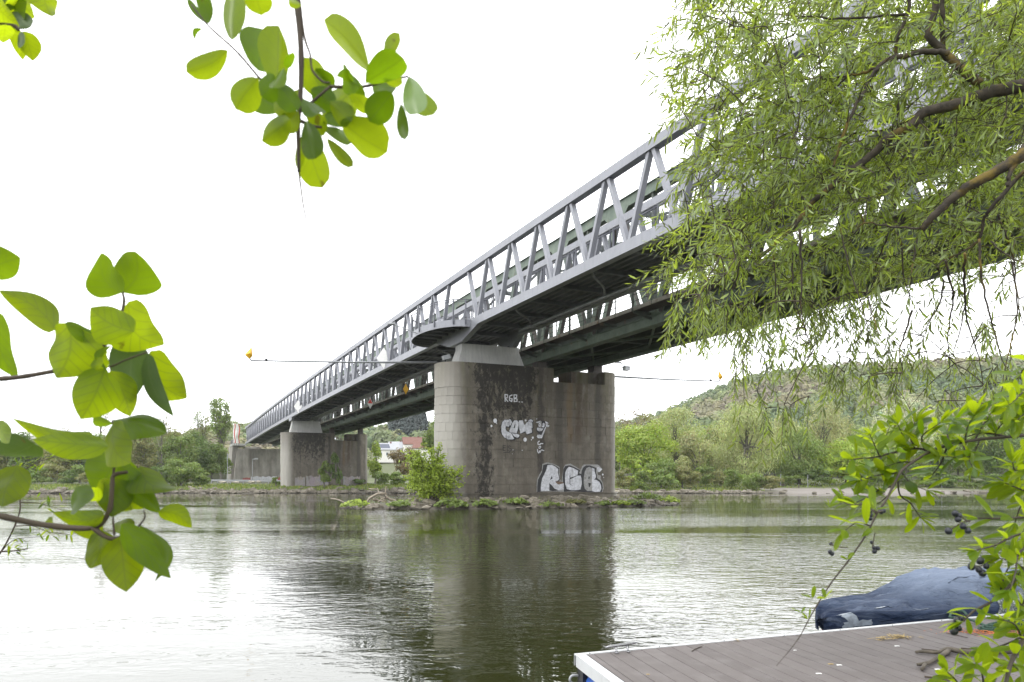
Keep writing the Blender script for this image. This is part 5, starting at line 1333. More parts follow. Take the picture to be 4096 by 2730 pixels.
def litter(sx, sy, n, rad, label, mat='litter', flat=1.6):
    c = onz(sx, sy); r_ = np.random.default_rng(int(sx)); mb = MB()
    for i in range(n):
        p_ = c + A(r_.normal()*rad*flat, r_.normal()*rad*.8, r_.uniform(.002, .02)); a = r_.uniform(0, 6.28); l_ = r_.uniform(.012, .045)
        d_ = A(math.cos(a), math.sin(a), r_.uniform(-.15, .3))*l_; s_ = unit(np.cross(d_, UP))*r_.uniform(.0015, .005)
        mb.add([p_-d_, p_+s_, p_+d_, p_-s_+UP*.002], [(0,1,2), (0,2,3)])
    V = np.concatenate(mb.V); V[:, 2] = np.maximum(V[:, 2], ZD+.001); mb.V = [V]
    tag(mb.build('leaf_litter', M[mat], origin=c), label, 'leaf litter')
litter(3535, 2560, 60, .035, 'small heap of dry leaf litter on the dock, left one'); litter(3598, 2552, 110, .04, 'larger heap of straw-coloured leaf litter on the dock, right one')
litter(2948, 2566, 10, .012, 'tiny wisp of dry leaves at the dock edge', flat=1)
for i, (sx, sy, m_, lb) in enumerate([(3323, 2657, 'litter', 'small yellow-green leaf scrap on the boards'), (3357, 2661, 'white', 'pale oval petal beside the leaf scrap'), (3588, 2585, 'white', 'thin white petal left of the forked branch'), (3275, 2695, 'white', 'white flake near the bottom of the dock'), (3750, 2678, 'white', 'white flake below the forked branch'), (2592, 2698, 'litter', 'tiny yellow leaf near the dock corner'), (3180, 2602, 'white', 'white speck on the boards by the long stem')]):
    c = onz(sx, sy, ZD+.002); s_ = .012 if i < 5 else .007; an = rng.uniform(0, 3)
    V = [c+A(math.cos(a)*s_*1.8, math.sin(a)*s_, .002*math.sin(3*a)+.001) for a in np.linspace(0, 2*math.pi, 8, endpoint=False)]; V += [v-UP*.0015 for v in V]
    tag(build('fallen_leaf', V, [tuple(range(8)), tuple(range(15, 7, -1))]+[(i_, (i_+1) % 8, 8+(i_+1) % 8, 8+i_) for i_ in range(8)], M[m_], origin=c), lb, 'leaf')
# coiled rope
e = empty('coiled_rope', onz(4000, 2520), 'green rope coiled on orange fibres at the dock edge', 'rope'); mb = MB()
cc = onz(4030, 2518)
for k_ in range(5):
    P = [cc + A(.02*k_-.05, 0, .014+.012*k_) + e2*(math.cos(a)*(.27-.02*k_)) + unit(np.cross(UP, e2))*(math.sin(a)*(.085-.006*k_)) + UP*.006*math.sin(3*a+k_) for a in np.linspace(0, 2*math.pi, 30)]
    mb.tube(P, .0125, 7, cap=False)
P = smooth_path([cc-e2*.22+UP*.03, onz(3880, 2492)+UP*.03, onz(3830, 2480)+UP*.02, onz(3800, 2478)+UP*.02, onz(3812, 2462)+UP*.03, onz(3850, 2466)+UP*.05, onz(3870, 2472)+UP*.02], 6); mb.tube(P, .012, 7)
mb.build('rope_coil', M['rope'], e, smooth=True)
c_ = onz(3960, 2532); litter(3960, 2535, 260, .09, 'orange fibre mat under the green rope', 'orange', 2.0)

# ------------------------------------------------------------------ covered boat
t = NT('tarpaulin'); p = t.pos(); f = t.noise(p, 3, 5, .6); f2 = t.noise(t.mapping(p, (1, 3, 6)), 2.5, 5, .6)
sz = t.n('ShaderNodeNewGeometry'); nz = t.n('ShaderNodeSeparateXYZ'); t.l(sz.outputs['Normal'], nz.inputs[0])
c = t.mix(t.ramp(f, [(.35, 0.), (.65, 1.)]), (.008, .016, .040), (.015, .028, .062))
zz = t.n('ShaderNodeSeparateXYZ'); t.l(p, zz.inputs[0])
pale_top = t.ramp(t.math('ADD', zz.outputs[2], t.math('MULTIPLY', f2, .12)), [(.48, 0.), (.78, 1.)])          # cover colour gets paler towards the top
c = t.mix(t.math('MULTIPLY', pale_top, .8), c, (.17, .21, .285)); c = t.mix(t.math('MULTIPLY', t.ramp(f2, [(.5, 0.), (.75, 1.)]), .25), c, (.20, .24, .32))
M['tarp'] = t.done(t.pbr(c, .7, 0, t.bump(t.math('ABSOLUTE', t.math('SUBTRACT', t.noise(t.mapping(p, (1.2, 2.2, 5.5), rot=(0, .5, .4)), 2.2, 4, .6, .8), .5)), 1.0, .07), **{'Specular IOR Level': .2}))
M['hull_red'] = simple('red_hull', (.28, .01, .012), .3, 0, .1, 4); M['hull_white'] = simple('white_hull', (.7, .7, .7), .3, 0, .05, 4)
M['tape'] = simple('clear_tape', (.20, .23, .27), .25, 0, .3, 20)
boat = empty('covered_boat', A(3.2, 7.7, 0), 'small motorboat under a faded navy blue tarpaulin moored behind the dock', 'boat')
BO = A(3.05, 7.40, 0); be = unit(A(.912, .410, 0)); bs = A(-be[1], be[0], 0)     # bs points away from us
ss_ = np.linspace(0, 5.0, 150); vv_ = np.linspace(-1, 1, 49)
def bhalf(s): return np.interp(s, [0, .04, .12, .3, .6, 1.0, 1.6, 2.6, 5.0], [.03, .10, .19, .32, .45, .55, .61, .64, .62])
def gun(s): return np.interp(s, [0, .15, .3, 1, 2, 5], [.36, .42, .45, .44, .42, .40])
def topz(s): return np.interp(s, [0, .15, .4, .8, 1.2, 1.48, 1.62, 1.9, 2.6, 3.5, 5], [.36, .44, .475, .485, .54, .68, .725, .73, .71, .67, .62])
V = []; rr = np.random.default_rng(4)
for s in ss_:
    w_, g, tz = bhalf(s), gun(s), topz(s)
    for v in vv_:
        av = abs(v)
        if av < .68:
            q_ = av/.68; y = v/.68*w_; roofw = .50 if s > 1.3 else .2
            fl = np.clip((q_-roofw)/(1-roofw), 0, 1)
            z = tz*(1-fl**1.15) + (g+.02)*fl**1.15
            z += -.035*math.sin(min(1, q_)*math.pi)*(1 if s < 1.4 else .6)
            z += (.05*max(0, 1-abs(((s*2.3+av*1.1+.3*math.sin(s*3)) % 1.0)-.5)*7) + .03*max(0, 1-abs(((s*4.1-av*1.7+.5*math.sin(s*2)) % 1.0)-.5)*6))*math.sin(q_*math.pi)*(.40 if q_ > .3 else .1)
            z += .012*math.sin(s*6.5 + v*8 + 1.4*math.sin(s*2.1+v*2)) * math.sin(q_*math.pi) + .016*abs(math.sin(s*11 + v*16 + 2*math.sin(s*5)))*math.sin(q_*math.pi) + .012*math.sin(s*14 - v*9)*fl*(1-fl)*4 + .008*math.sin(s*26+av*14)*math.sin(q_*math.pi)
        else:
            q_ = (av-.68)/.32; drop = .40 + .05*math.sin(s*3.1+1)
            y = math.copysign(w_*(1+.02*math.sin(s*19+q_*2)*q_ - .10*q_), v); z = g+.02 - q_*drop - .02*(1-(1-q_)**2) 
            y += math.copysign((.035*max(0, 1-abs(((s*3.1+q_*.5+.25*math.sin(s*4)) % 1.0)-.5)*6) + .010*math.sin(s*11 + q_*3.5) + .010*math.sin(s*23 - q_*5))*q_, v)
            if s < 1.1: z += (1.1-s)*.36*q_*q_
        lead = 0.0
        V.append(BO + be*(s+lead) + bs*y + UP*z)
n = len(vv_); ii = (np.arange(len(ss_)-1)[:, None]*n + np.arange(n-1)[None]).ravel(); F = np.stack([ii, ii+n, ii+n+1, ii+1], 1)
F = [tuple(f) for f in F.tolist()] + [tuple(range(n))]
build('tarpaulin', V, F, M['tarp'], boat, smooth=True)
V = []
for s in ss_[::4]:
    w_, g = bhalf(s), gun(s)
    for v in np.linspace(-1, 1, 13):
        q_ = abs(v); y = math.copysign(w_*.90*(q_**.5), v); V.append(BO+be*(s+.05)+bs*y+UP*(-.14+(g+.05)*q_**2.2))
k_ = len(ss_[::4]); n = 13; ii = (np.arange(k_-1)[:, None]*n + np.arange(n-1)[None]).ravel(); build('hull', V, np.stack([ii, ii+n, ii+n+1, ii+1], 1), M['hull_red'], boat, smooth=True)
mb = MB(); P = [BO+be*(s+.05)+bs*(-bhalf(s)*.90)+UP*.06 for s in ss_[::4]]; mb.tube(P, .018, 6); mb.build('rub_strip', M['hull_white'], boat)
# patches of tape and the torn shiny sheet
def bsurf(s, v, up=.006):
    i = min(int(s/5.0*149), 148); j = min(int((v+1)/2*48), 47)
    P_ = np.array(BOATV); a = P_[i*49+j]; b = P_[(i+1)*49+j]; c_ = P_[i*49+j+1]; fs = s/5.0*149-i; fv = (v+1)/2*48-j
    p_ = a + (b-a)*fs + (c_-a)*fv; nn_ = unit(np.cross(b-a, c_-a)); nn_ = nn_ if nn_[2] > 0 or nn_[1] < 0 else -nn_
    return p_ + nn_*up
BOATV = bpy.data.objects['tarpaulin'].data.vertices; BOATV = [np.array(v.co)+WLOC[boat.name] for v in BOATV]
def patch_b(name, s0, s1, v0, v1, mat, jag=.02, skew=0.0, seed=1):
    r_ = np.random.default_rng(seed); V = []; nu, nv = 7, 5
    for i in range(nu):
        for j in range(nv):
            s = s0+(s1-s0)*i/(nu-1)+skew*j/(nv-1) + (r_.uniform(-jag, jag) if i in (0, nu-1) else 0); v = v0+(v1-v0)*j/(nv-1) + (r_.uniform(-jag, jag)*.6 if j in (0, nv-1) else 0)
            V.append(bsurf(s, v, .007 + (.006*r_.random() if mat != 'tape' else 0)))
    ii = (np.arange(nu-1)[:, None]*nv + np.arange(nv-1)[None]).ravel(); build(name, V, np.stack([ii, ii+nv, ii+nv+1, ii+1], 1), M[mat], boat)
t = NT('torn_foil'); p = t.pos(); f = t.noise(t.mapping(p, (6, 6, 12)), 4, 5, .7, 1.5)
c = t.ramp(f, [(.40, (.01, .02, .018)), (.52, (.06, .08, .07)), (.60, (.34, .36, .36))]); M['foil'] = t.done(t.pbr(c, .3, .2, t.bump(f, .8, .02)))
patch_b('torn_patch', 1.75, 2.25, -.72, -.52, 'foil', .03, .12, 3); patch_b('torn_patch', 2.2, 2.75, -.88, -.66, 'foil', .04, .1, 4)
patch_b('tape', .18, .26, -.80, -.60, 'tape', .01, -.12, 5); patch_b('tape', .10, .32, -.80, -.74, 'tape', .012, 0, 6)
patch_b('tape', .50, .72, -.34, -.24, 'tape', .025, .05, 7); patch_b('tape', .80, .98, -.58, -.52, 'tape', .02, 0, 8)
P = [bsurf(s, -.34, .004) for s in np.linspace(1.45, 4.6, 26)]; mb = MB(); mb.tube(P, .006, 5); mb.build('seam', M['tarp'], boat)

# ------------------------------------------------------------------ broad leaves close to the camera
def big_leaf_mat(name, c0, c1, tr_c, trans, vein=.5, rough=.35, arc=3.0):
    t = NT(name); uv = t.n('ShaderNodeUVMap').outputs[0]; s_ = t.n('ShaderNodeSeparateXYZ'); t.l(uv, s_.inputs[0])
    av = t.math('ABSOLUTE', t.math('SUBTRACT', s_.outputs[1], .5))
    ph = t.math('SUBTRACT', t.math('MULTIPLY', s_.outputs[0], 34.0), t.math('MULTIPLY', av, 26.0*arc/3))
    vn = t.ramp(t.math('SINE', ph), [(.80, 0.), (1.0, 1.)])
    mid = t.ramp(av, [(.0, 1.), (.03, 0.)]); p = t.obj()
    f = t.noise(p, 60, 4, .6); oi = t.n('ShaderNodeObjectInfo').outputs['Random']
    c = t.mix(t.ramp(f, [(.3, 0.), (.7, 1.)]), c0, c1)
    c = t.mix(oi, c, tuple(x*.72 for x in c0))
    vm = t.math('MAXIMUM', t.math('MULTIPLY', vn, vein), mid)
    spot = t.ramp(t.noise(p, 38, 3, .5), [(.69, 0.), (.72, 1.)])
    cs = t.mix(t.math('MULTIPLY', vm, .35), c, (.22, .28, .12)); cs = t.mix(t.math('MULTIPLY', spot, .7), cs, (.12, .08, .02))
    bmp = t.bump(vm, -.5, .0006)
    d = t.pbr(cs, rough, 0, bmp, **{'Specular IOR Level': .25}); tl = t.n('ShaderNodeBsdfTranslucent')
    tc = t.mix(t.ramp(f, [(.3, 0.), (.7, 1.)]), tr_c, tuple(x*.8 for x in tr_c)); tc = t.mix(oi, tc, tuple(x*.7 for x in tr_c)); tc = t.mix(t.math('MULTIPLY', vm, .6), tc, tuple(x*.40 for x in tr_c)); tc = t.mix(t.math('MULTIPLY', spot, .7), tc, (.10, .07, .01)); t.l(tc, tl.inputs[0])
    m = t.n('ShaderNodeMixShader'); m.inputs[0].default_value = trans; t.l(d, m.inputs[1]); t.l(tl.outputs[0], m.inputs[2]); return t.done(m.outputs[0])
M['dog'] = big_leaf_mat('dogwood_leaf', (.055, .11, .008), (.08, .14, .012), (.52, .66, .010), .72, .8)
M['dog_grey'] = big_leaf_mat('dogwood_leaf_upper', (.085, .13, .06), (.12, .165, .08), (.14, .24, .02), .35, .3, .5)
M['dog_dark'] = big_leaf_mat('dogwood_leaf_dark', (.045, .09, .008), (.065, .12, .012), (.26, .40, .008), .62, .7)  # leaf variant with a darker green of its own
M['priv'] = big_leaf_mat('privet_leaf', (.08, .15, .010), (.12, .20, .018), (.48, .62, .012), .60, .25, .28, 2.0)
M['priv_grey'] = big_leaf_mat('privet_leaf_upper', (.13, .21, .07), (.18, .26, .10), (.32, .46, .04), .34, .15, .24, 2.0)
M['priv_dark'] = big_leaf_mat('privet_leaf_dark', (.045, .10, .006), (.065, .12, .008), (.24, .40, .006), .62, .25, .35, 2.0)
def leaf_verts(b, tip, wd, tilt=0.0, curl=.1, bend=.0, fold=.18, sharp=.5, view=None, ns=13, nv=4, wave=0.0):
    """b, tip world points; wd full width; tilt turns it about its axis; bend bows it sideways (in wd)"""
    b = np.asarray(b); tip = np.asarray(tip); ax = tip-b; L = np.linalg.norm(ax); d = ax/L
    vw = unit((b+tip)/2 - A(0, 0, EYE)) if view is None else view
    sd_ = unit(np.cross(d, vw)); nr = np.cross(sd_, d); sd2 = sd_*math.cos(tilt) + nr*math.sin(tilt); n2 = np.cross(sd2, d)
    V, UV = [], []
    if sharp > 0: pa, pb_ = .62, .62+.42*sharp
    else: pa, pb_ = .75, .50
    sm = pa/(pa+pb_); nm = sm**pa*(1-sm)**pb_
    for i in range(ns):
        s = i/(ns-1); w_ = wd*.5*(max(s, 0)**pa*(1-s)**pb_)/nm
        if i == ns-1: w_ = wd*.02
        c = b + ax*s + n2*(-curl*L*(s-.15)**2*(1 if s > .15 else 0)) + sd2*(bend*wd*math.sin(math.pi*s))
        for j in range(nv+1):
            v = -1+2*j/nv
            V.append(c + sd2*v*w_ + n2*(fold*w_*abs(v)**1.3*1.0 + wave*w_*math.sin(s*9+v*2)*abs(v))); UV.append((s, .5+v*.5*min(1, w_/(wd*.5)+.001)))
    ii = (np.arange(ns-1)[:, None]*(nv+1) + np.arange(nv)[None]).ravel(); return np.array(V), np.stack([ii, ii+1, ii+nv+2, ii+nv+1], 1), np.array(UV)
def hero(parent, b, tip, wpx, Y, mat, rr_, org=(0, 0), sc=1.0, bend=0.0, dz=None, sharp=.5, tilt=None, curl=None, wave=.12):
    dz = rr_.uniform(-.04, .04) if dz is None else dz
    B_ = px(org[0]+b[0]/sc, org[1]+b[1]/sc, Y+dz); T_ = px(org[0]+tip[0]/sc, org[1]+tip[1]/sc, Y+dz+rr_.uniform(-.05, .05)*Y)
    wd = 1.22*wpx/sc/FPX*(Y+dz); tl = rr_.uniform(-.8, .8) if tilt is None else tilt; cu = rr_.uniform(-.15, .32) if curl is None else curl
    V, F, UV = leaf_verts(B_, T_, wd/math.cos(tl)*1.02, tl, cu, bend, rr_.uniform(.12, .45), sharp, wave=wave)
    return build('leaf', V, F, M[mat], parent, smooth=True, uv=UV)
def pstem(parent, pts, r0, r1, Y, mat='twig', org=(0, 0), sc=1.0, name='stem', Y1=None, nseg=8):
    Y1 = Y1 or Y; k_ = len(pts); P = smooth_path([px(org[0]+x/sc, org[1]+y/sc, Y+(Y1-Y)*i/(k_-1)) for i, (x, y) in enumerate(pts)], 6)
    rad = np.linspace(r0, r1, len(P)); kn = 1+.25*np.maximum(0, np.sin(np.arange(len(P))*1.05))**6
    mb = MB(); mb.tube(P, rad*kn, nseg); mb.build(name, M[mat], parent, smooth=True); return P

# dogwood spray at the left
dg = empty('dogwood_branch', px(-60, 1600, .72), 'blurred branch of broad bright green leaves hanging in at the left', 'branch'); O1, S1 = (0, 950), 1.081; rl = np.random.default_rng(31); YD = .72
for b, tp_, w_, m_, bd in [((530,240),(592,58),150,'dog_dark',-.15), ((530,240),(404,66),120,'dog_dark',.2), ((555,278),(712,465),165,'dog',-.30), ((580,408),(393,298),140,'dog',.12), ((566,410),(545,718),125,'dog_grey',.05),
  ((648,492),(826,690),120,'dog',-.35), ((640,500),(742,776),62,'dog_grey',-.4), ((478,578),(556,772),112,'dog',.1), ((452,568),(348,784),155,'dog',.05), ((282,372),(446,424),55,'dog_dark',-.25), ((300,370),(250,608),185,'dog',.1),
  ((242,400),(15,247),100,'dog',-.25), ((-12,318),(64,606),92,'dog_dark',-.25), ((-70,140),(84,84),125,'dog_dark',.0), ((465,500),(325,468),80,'dog',.1), ((390,552),(466,535),40,'dog',0), ((480,468),(460,580),26,'dog_dark',-1.2),
  ((402,852),(124,806),62,'dog',.55), ((468,905),(148,882),95,'dog',.0), ((484,792),(702,826),88,'dog_dark',.1), ((490,800),(548,970),100,'dog',-.25), ((526,932),(398,1122),205,'dog_dark',.0), ((80,985),(18,1182),125,'dog',-.1),
  ((150,893),(-30,952),105,'dog_grey',.1), ((-22,798),(46,890),50,'dog',.0), ((520,972),(694,1192),85,'dog_dark',-.1), ((608,990),(757,1122),105,'dog',-.25), ((538,1095),(622,1172),95,'dog',.1), ((400,790),(475,805),38,'dog_dark',.0),
  ((330,1078),(362,1206),82,'dog_dark',.0), ((452,1200),(248,1192),72,'dog',.3), ((505,1035),(488,1212),115,'dog',.0), ((684,1185),(832,1252),70,'dog',.25), ((598,1240),(668,1492),42,'dog_dark',1.5), ((524,1238),(694,1474),88,'dog_dark',.1),
  ((520,1292),(548,1530),140,'dog',.0), ((430,1262),(390,1424),100,'dog',.15), ((445,1222),(335,1272),75,'dog',.1), ((190,1240),(242,1228),30,'dog',.2), ((498,1235),(562,1262),60,'dog',.1), ((430,1050),(570,1180),90,'dog',.0), ((430,1140),(335,1080),60,'dog',.0)]:
    hero(dg, b, tp_, w_, YD, m_, rl, O1, S1, bd)
for pts, r0, r1 in [([(-60,615),(0,612),(90,604),(210,583),(380,548),(440,482),(500,402),(535,290),(530,235)], .0026, .0012), ([(-60,1196),(0,1205),(200,1245),(400,1255),(470,1190),(485,1080),(492,1030),(550,1015)], .0034, .0016),
   ([(400,1255),(475,1302),(560,1285)], .0026, .0014), ([(588,1262),(625,1215),(622,1180)], .0010, .0007), ([(-20,1160),(20,1090),(62,985)], .0030, .0018), ([(495,1290),(490,1240),(488,1200)], .0012, .0008), ([(490,1030),(500,900),(485,790)], .0012, .0008), ([(500,405),(545,410)], .0012, .0009), ([(380,548),(470,560),(545,530),(640,495)], .0010, .0007)]:
    pstem(dg, pts, r0, r1, YD, 'twig', O1, S1)

# hanging twig at the top
tb = empty('hanging_branch', px(1190, -120, .62), 'blurred leafy twig hanging in from the top edge left of the centre', 'branch'); O2, S2 = (650, 0), 1.568; YT = .62
for b, tp_, w_, m_, bd in [((290,150),(240,-70),75,'priv_dark',0), ((285,150),(163,18),34,'priv_dark',.1), ((437,255),(450,-90),112,'priv',0), ((575,-70),(620,86),135,'priv',0), ((872,34),(735,-25),50,'priv',.1), ((250,182),(192,246),26,'priv_dark',-.5), ((410,316),(150,452),112,'priv',.15),
  ((600,446),(640,160),190,'priv_dark',.0), ((722,572),(724,168),150,'priv',.0), ((600,490),(462,688),150,'priv',-.05), ((748,684),(532,588),128,'priv_dark',0), ((800,748),(640,884),120,'priv',0), ((1297,442),(1034,128),122,'priv',-.12), ((1398,384),(1470,224),68,'priv',.1), ((1272,522),(1508,376),142,'priv_dark',0),
  ((1242,545),(1098,446),105,'priv_dark',.1), ((1062,640),(885,380),135,'priv',.05), ((1202,560),(1018,735),175,'priv',.0), ((1182,470),(1240,672),80,'priv_dark',-.1), ((1442,580),(1305,752),145,'priv_dark',0), ((1545,478),(1592,695),120,'priv_grey',0), ((1560,560),(1697,704),110,'priv',-.05), ((1495,650),(1522,876),60,'priv_dark',-.1),
  ((1118,758),(1405,962),182,'priv',-.05), ((1030,870),(1192,1042),62,'priv',-.1), ((880,840),(1000,1178),165,'priv',0), ((900,758),(942,972),112,'priv_dark',0), ((866,860),(848,1062),48,'priv',0), ((728,518),(852,692),112,'priv_dark',0), ((880,618),(1000,762),92,'priv_dark',0), ((1008,772),(1192,700),92,'priv_dark',0),
  ((852,700),(758,822),100,'priv',0), ((1000,798),(1172,892),60,'priv_grey',.1), ((762,428),(694,560),60,'priv',0), ((700,470),(620,600),110,'priv_dark',.1), ((930,560),(1090,660),120,'priv_dark',0), ((1050,640),(1180,760),110,'priv',0), ((860,560),(790,690),90,'priv',.1), ((960,430),(1060,560),90,'priv_dark',0), ((1320,520),(1450,600),90,'priv_dark',0), ((1180,590),(1290,700),80,'priv',.1), ((780,620),(700,700),90,'priv',0), ((900,700),(1010,850),90,'priv',.1), ((1380,470),(1500,520),70,'priv',0), ((820,330),(780,420),45,'priv_dark',0), ((1090,480),(1250,470),60,'priv_dark',0)]:
    hero(tb, b, tp_, w_, YT, m_, rl, O2, S2, bd, sharp=-.3, wave=.05)
for pts, r0, r1 in [([(832,-80),(842,0),(868,300),(866,600),(852,800),(855,1080)], .0030, .0014), ([(855,1080),(880,1270),(895,1350),(925,1515)], .0008, .0004), ([(180,30),(290,165),(460,320),(590,470),(740,650),(840,720)], .0006, .0012), ([(857,-20),(890,230),(925,340),(940,440),(1000,510),(1050,522)], .0010, .0008),
   ([(868,760),(930,790),(1000,800)], .0016, .0010), ([(1050,545),(1250,545),(1400,512),(1540,480)], .0014, .0008), ([(800,760),(745,670)], .0018, .001), ([(870,700),(1050,545)], .0014, .0010)]:
    pstem(tb, pts, r0, r1, YT, 'twig', O2, S2)
tc_ = empty('corner_branch', px(-40, -60, .75), 'blurred cluster of leaves in the upper left corner', 'branch')
for b, tp_, w_, m_, bd in [((165,-60),(188,68),98,'dog',0), ((98,125),(132,244),66,'dog',0), ((35,100),(98,232),50,'dog',.1), ((22,100),(14,182),58,'dog',0), ((48,48),(128,118),60,'dog_grey',0), ((86,125),(84,210),20,'dog_grey',0), ((0,-25),(126,84),80,'dog_dark',0), ((-20,20),(45,92),70,'dog',0), ((60,-40),(110,60),90,'dog',0), ((-30,-30),(30,50),90,'dog_dark',0)]:
    hero(tc_, b, tp_, w_, .72, m_, rl, bend=bd)
pstem(tc_, [(-60,100),(0,103),(55,105),(75,120)], .0028, .0016, .72)

# ------------------------------------------------------------------ privet bush at the right
pv = empty('privet_bush', px(4300, 2100, 1.25), 'privet bush with fresh green leaves and black berries at the right edge', 'bush'); rp = np.random.default_rng(8)
ptpl = []
for k_ in range(4):
    V, F, UV = leaf_verts(A(0,0,0), A(0,0,1), [.30,.36,.27,.33][k_], 0, [.10,.22,-.05,.16][k_], 0, [.25,.12,.35,.2][k_], -.15, view=A(0,1,0), ns=8, nv=4, wave=.06)
    ptpl.append((V, F, UV))
pmesh = {(k_, m_): mesh_data('leaf', *ptpl[k_][:2], M[m_], smooth=True, uv=ptpl[k_][2]) for k_ in range(4) for m_ in ('priv', 'priv_grey', 'priv_dark')}
NL = [0]; extra_V, extra_F, extra_U, eo = [], [], [], [0]
def put_leaf(p_, d_, ln, m_=None):
    """instance of a template leaf: +Z along d_, faces roughly the light above"""
    d_ = unit(d_); ref = unit(A(0, -.35, 1) + rp.normal(size=3)*.45); sd_ = unit(np.cross(d_, ref)); nr = np.cross(sd_, d_)
    m_ = m_ or rp.choice(['priv', 'priv_grey', 'priv_dark'], p=[.42, .36, .22]); k_ = int(rp.integers(4))
    Rm = np.stack([sd_, nr, d_], 1)*ln
    if NL[0] < 240:
        o = bpy.data.objects.new('leaf', pmesh[(k_, m_)]); COL.objects.link(o); o.parent = pv
        mt = Matrix.Identity(4)
        for i in range(3):
            for j in range(3): mt[i][j] = Rm[i, j]
            mt[i][3] = (p_-WLOC[pv.name])[i]
        o.matrix_basis = mt; NL[0] += 1
    else:
        V, F, UV = ptpl[k_]; extra_V.append(V@Rm.T + p_); extra_F.append(F+eo[0]); extra_U.append(UV); eo[0] += len(V)
def twig(pts, r0, r1, Y, Y1=None, step=.020, ln=.040, start=.15, term=True, mat='stem_grey', dens=1.0):
    P = pstem(pv, pts, r0, r1, Y, mat, Y1=Y1, nseg=6); seg = np.linalg.norm(np.diff(P, axis=0), axis=1); cum = np.concatenate([[0], np.cumsum(seg)]); tot = cum[-1]
    s = tot*start; k_ = 0
    while s < tot and dens > 0:
        p_ = np.array([np.interp(s, cum, P[:, i]) for i in range(3)]); q_ = np.array([np.interp(min(tot, s+.01), cum, P[:, i]) for i in range(3)]); d_ = unit(q_-p_+1e-6)
        sd_ = unit(np.cross(d_, A(0, 0, 1) if k_ % 2 else A(0, 1, .3)))
        for sg in (-1, 1):
            if rp.random() < dens: put_leaf(p_, d_*rp.uniform(.5, 1.0)+sd_*sg*rp.uniform(.6, 1.1)+A(0, 0, .25)+rp.normal(size=3)*.15, ln*rp.uniform(.65, 1.25)*(.75+.35*(1-s/tot)))
        s += step*rp.uniform(.8, 1.3); k_ += 1
    if term:
        d_ = unit(P[-1]-P[-3])
        for i in range(4): put_leaf(P[-1], d_+rp.normal(size=3)*.45+A(0, 0, .15), ln*rp.uniform(.5, .9), 'priv')
# large drooping stem
twig([(4190,1738),(4096,1742),(4015,1750),(3930,1757),(3850,1770),(3790,1782),(3725,1805),(3650,1850),(3605,1885),(3575,1940),(3545,2000),(3505,2060),(3470,2130),(3400,2235),(3330,2325),(3275,2410),(3235,2480),(3200,2545),(3160,2600),(3105,2665)], .0031, .0004, 1.20, 1.02, dens=0, term=False)
TW = [([(3725,1803),(3650,1795),(3560,1815),(3500,1830),(3440,1835),(3412,1838)], .0022), ([(4025,1748),(3960,1735),(3900,1738),(3830,1762)], .0018), ([(3790,1783),(3765,1850),(3730,1900)], .0018), ([(3920,1758),(3890,1820),(3840,1830),(3760,1825)], .0012), ([(3850,1771),(3870,1830),(3892,1870)], .0016),
 ([(3800,1780),(3790,1725),(3830,1665)], .0016), ([(3900,1760),(3930,1705),(3962,1655)], .0016), ([(3620,1800),(3610,1745),(3592,1700)], .0014), ([(3700,1805),(3690,1745),(3762,1692)], .0015), ([(3560,1815),(3540,1765),(3560,1705)], .0013), ([(3520,1830),(3500,1785),(3480,1740)], .0012), ([(3980,1752),(4000,1705),(4042,1672)], .0015), ([(3660,1798),(3640,1740),(3660,1690)], .0013), ([(3860,1768),(3870,1710),(3900,1660)], .0013), ([(3500,1830),(3470,1860),(3430,1880)], .0011),
 ([(3600,1892),(3550,1895),(3500,1905),(3440,1922)], .0015), ([(3572,1945),(3520,1960),(3470,1990),(3420,2012)], .0014), ([(3605,1888),(3640,1930),(3705,1962)], .0013), ([(3590,1915),(3600,1980),(3640,2012),(3662,2042),(3682,2072)], .0014), ([(3508,2058),(3460,2022),(3400,2020),(3372,2008)], .0013), ([(3482,2105),(3430,2090),(3382,2122)], .0011), ([(3555,1980),(3520,2010),(3490,2020)], .0011), ([(3650,1850),(3600,1850),(3550,1865)], .0012),
 ([(4170,1550),(4100,1565),(4060,1602),(4032,1622)], .0016), ([(4170,1450),(4100,1472),(4080,1502),(4058,1522)], .0016), ([(4170,1850),(4105,1862),(4062,1882),(4050,1850)], .0016), ([(4170,1960),(4100,1962),(4062,1950),(4020,1932)], .0016), ([(4170,1640),(4110,1650),(4060,1690)], .0016),
 ([(4170,2068),(4105,2070),(3990,2075),(3905,2075),(3862,2090)], .0020), ([(4170,2120),(4105,2132),(4042,2150),(3980,2182),(3902,2202)], .0020), ([(4170,2200),(4110,2262),(4052,2330),(4010,2372),(3960,2412),(3900,2442),(3852,2487)], .0026), ([(4110,2180),(4072,2222),(4062,2290),(4040,2362)], .0018), ([(4170,2450),(4100,2430),(4032,2362)], .0018), ([(4170,2520),(4110,2538),(4042,2570),(3982,2592),(3952,2602)], .0018),
 ([(4180,2440),(4120,2520),(4070,2600),(4040,2665),(4018,2760)], .0048), ([(4042,2660),(3992,2692),(3968,2760)], .0022), ([(4150,2700),(4092,2690),(4052,2662)], .0016), ([(3935,2790),(3930,2702),(3902,2652)], .0016), ([(4150,2380),(4100,2400),(4080,2452),(4058,2492)], .0018), ([(4150,1980),(4110,2000),(4080,2032),(4060,2092)], .0018), ([(3990,2400),(4020,2300),(4060,2230)], .0015), ([(4090,2560),(4060,2500),(4010,2480)], .0015), ([(4120,2300),(4060,2250),(4000,2235)], .0016), ([(3850,2780),(3830,2730),(3790,2690)], .0014)]
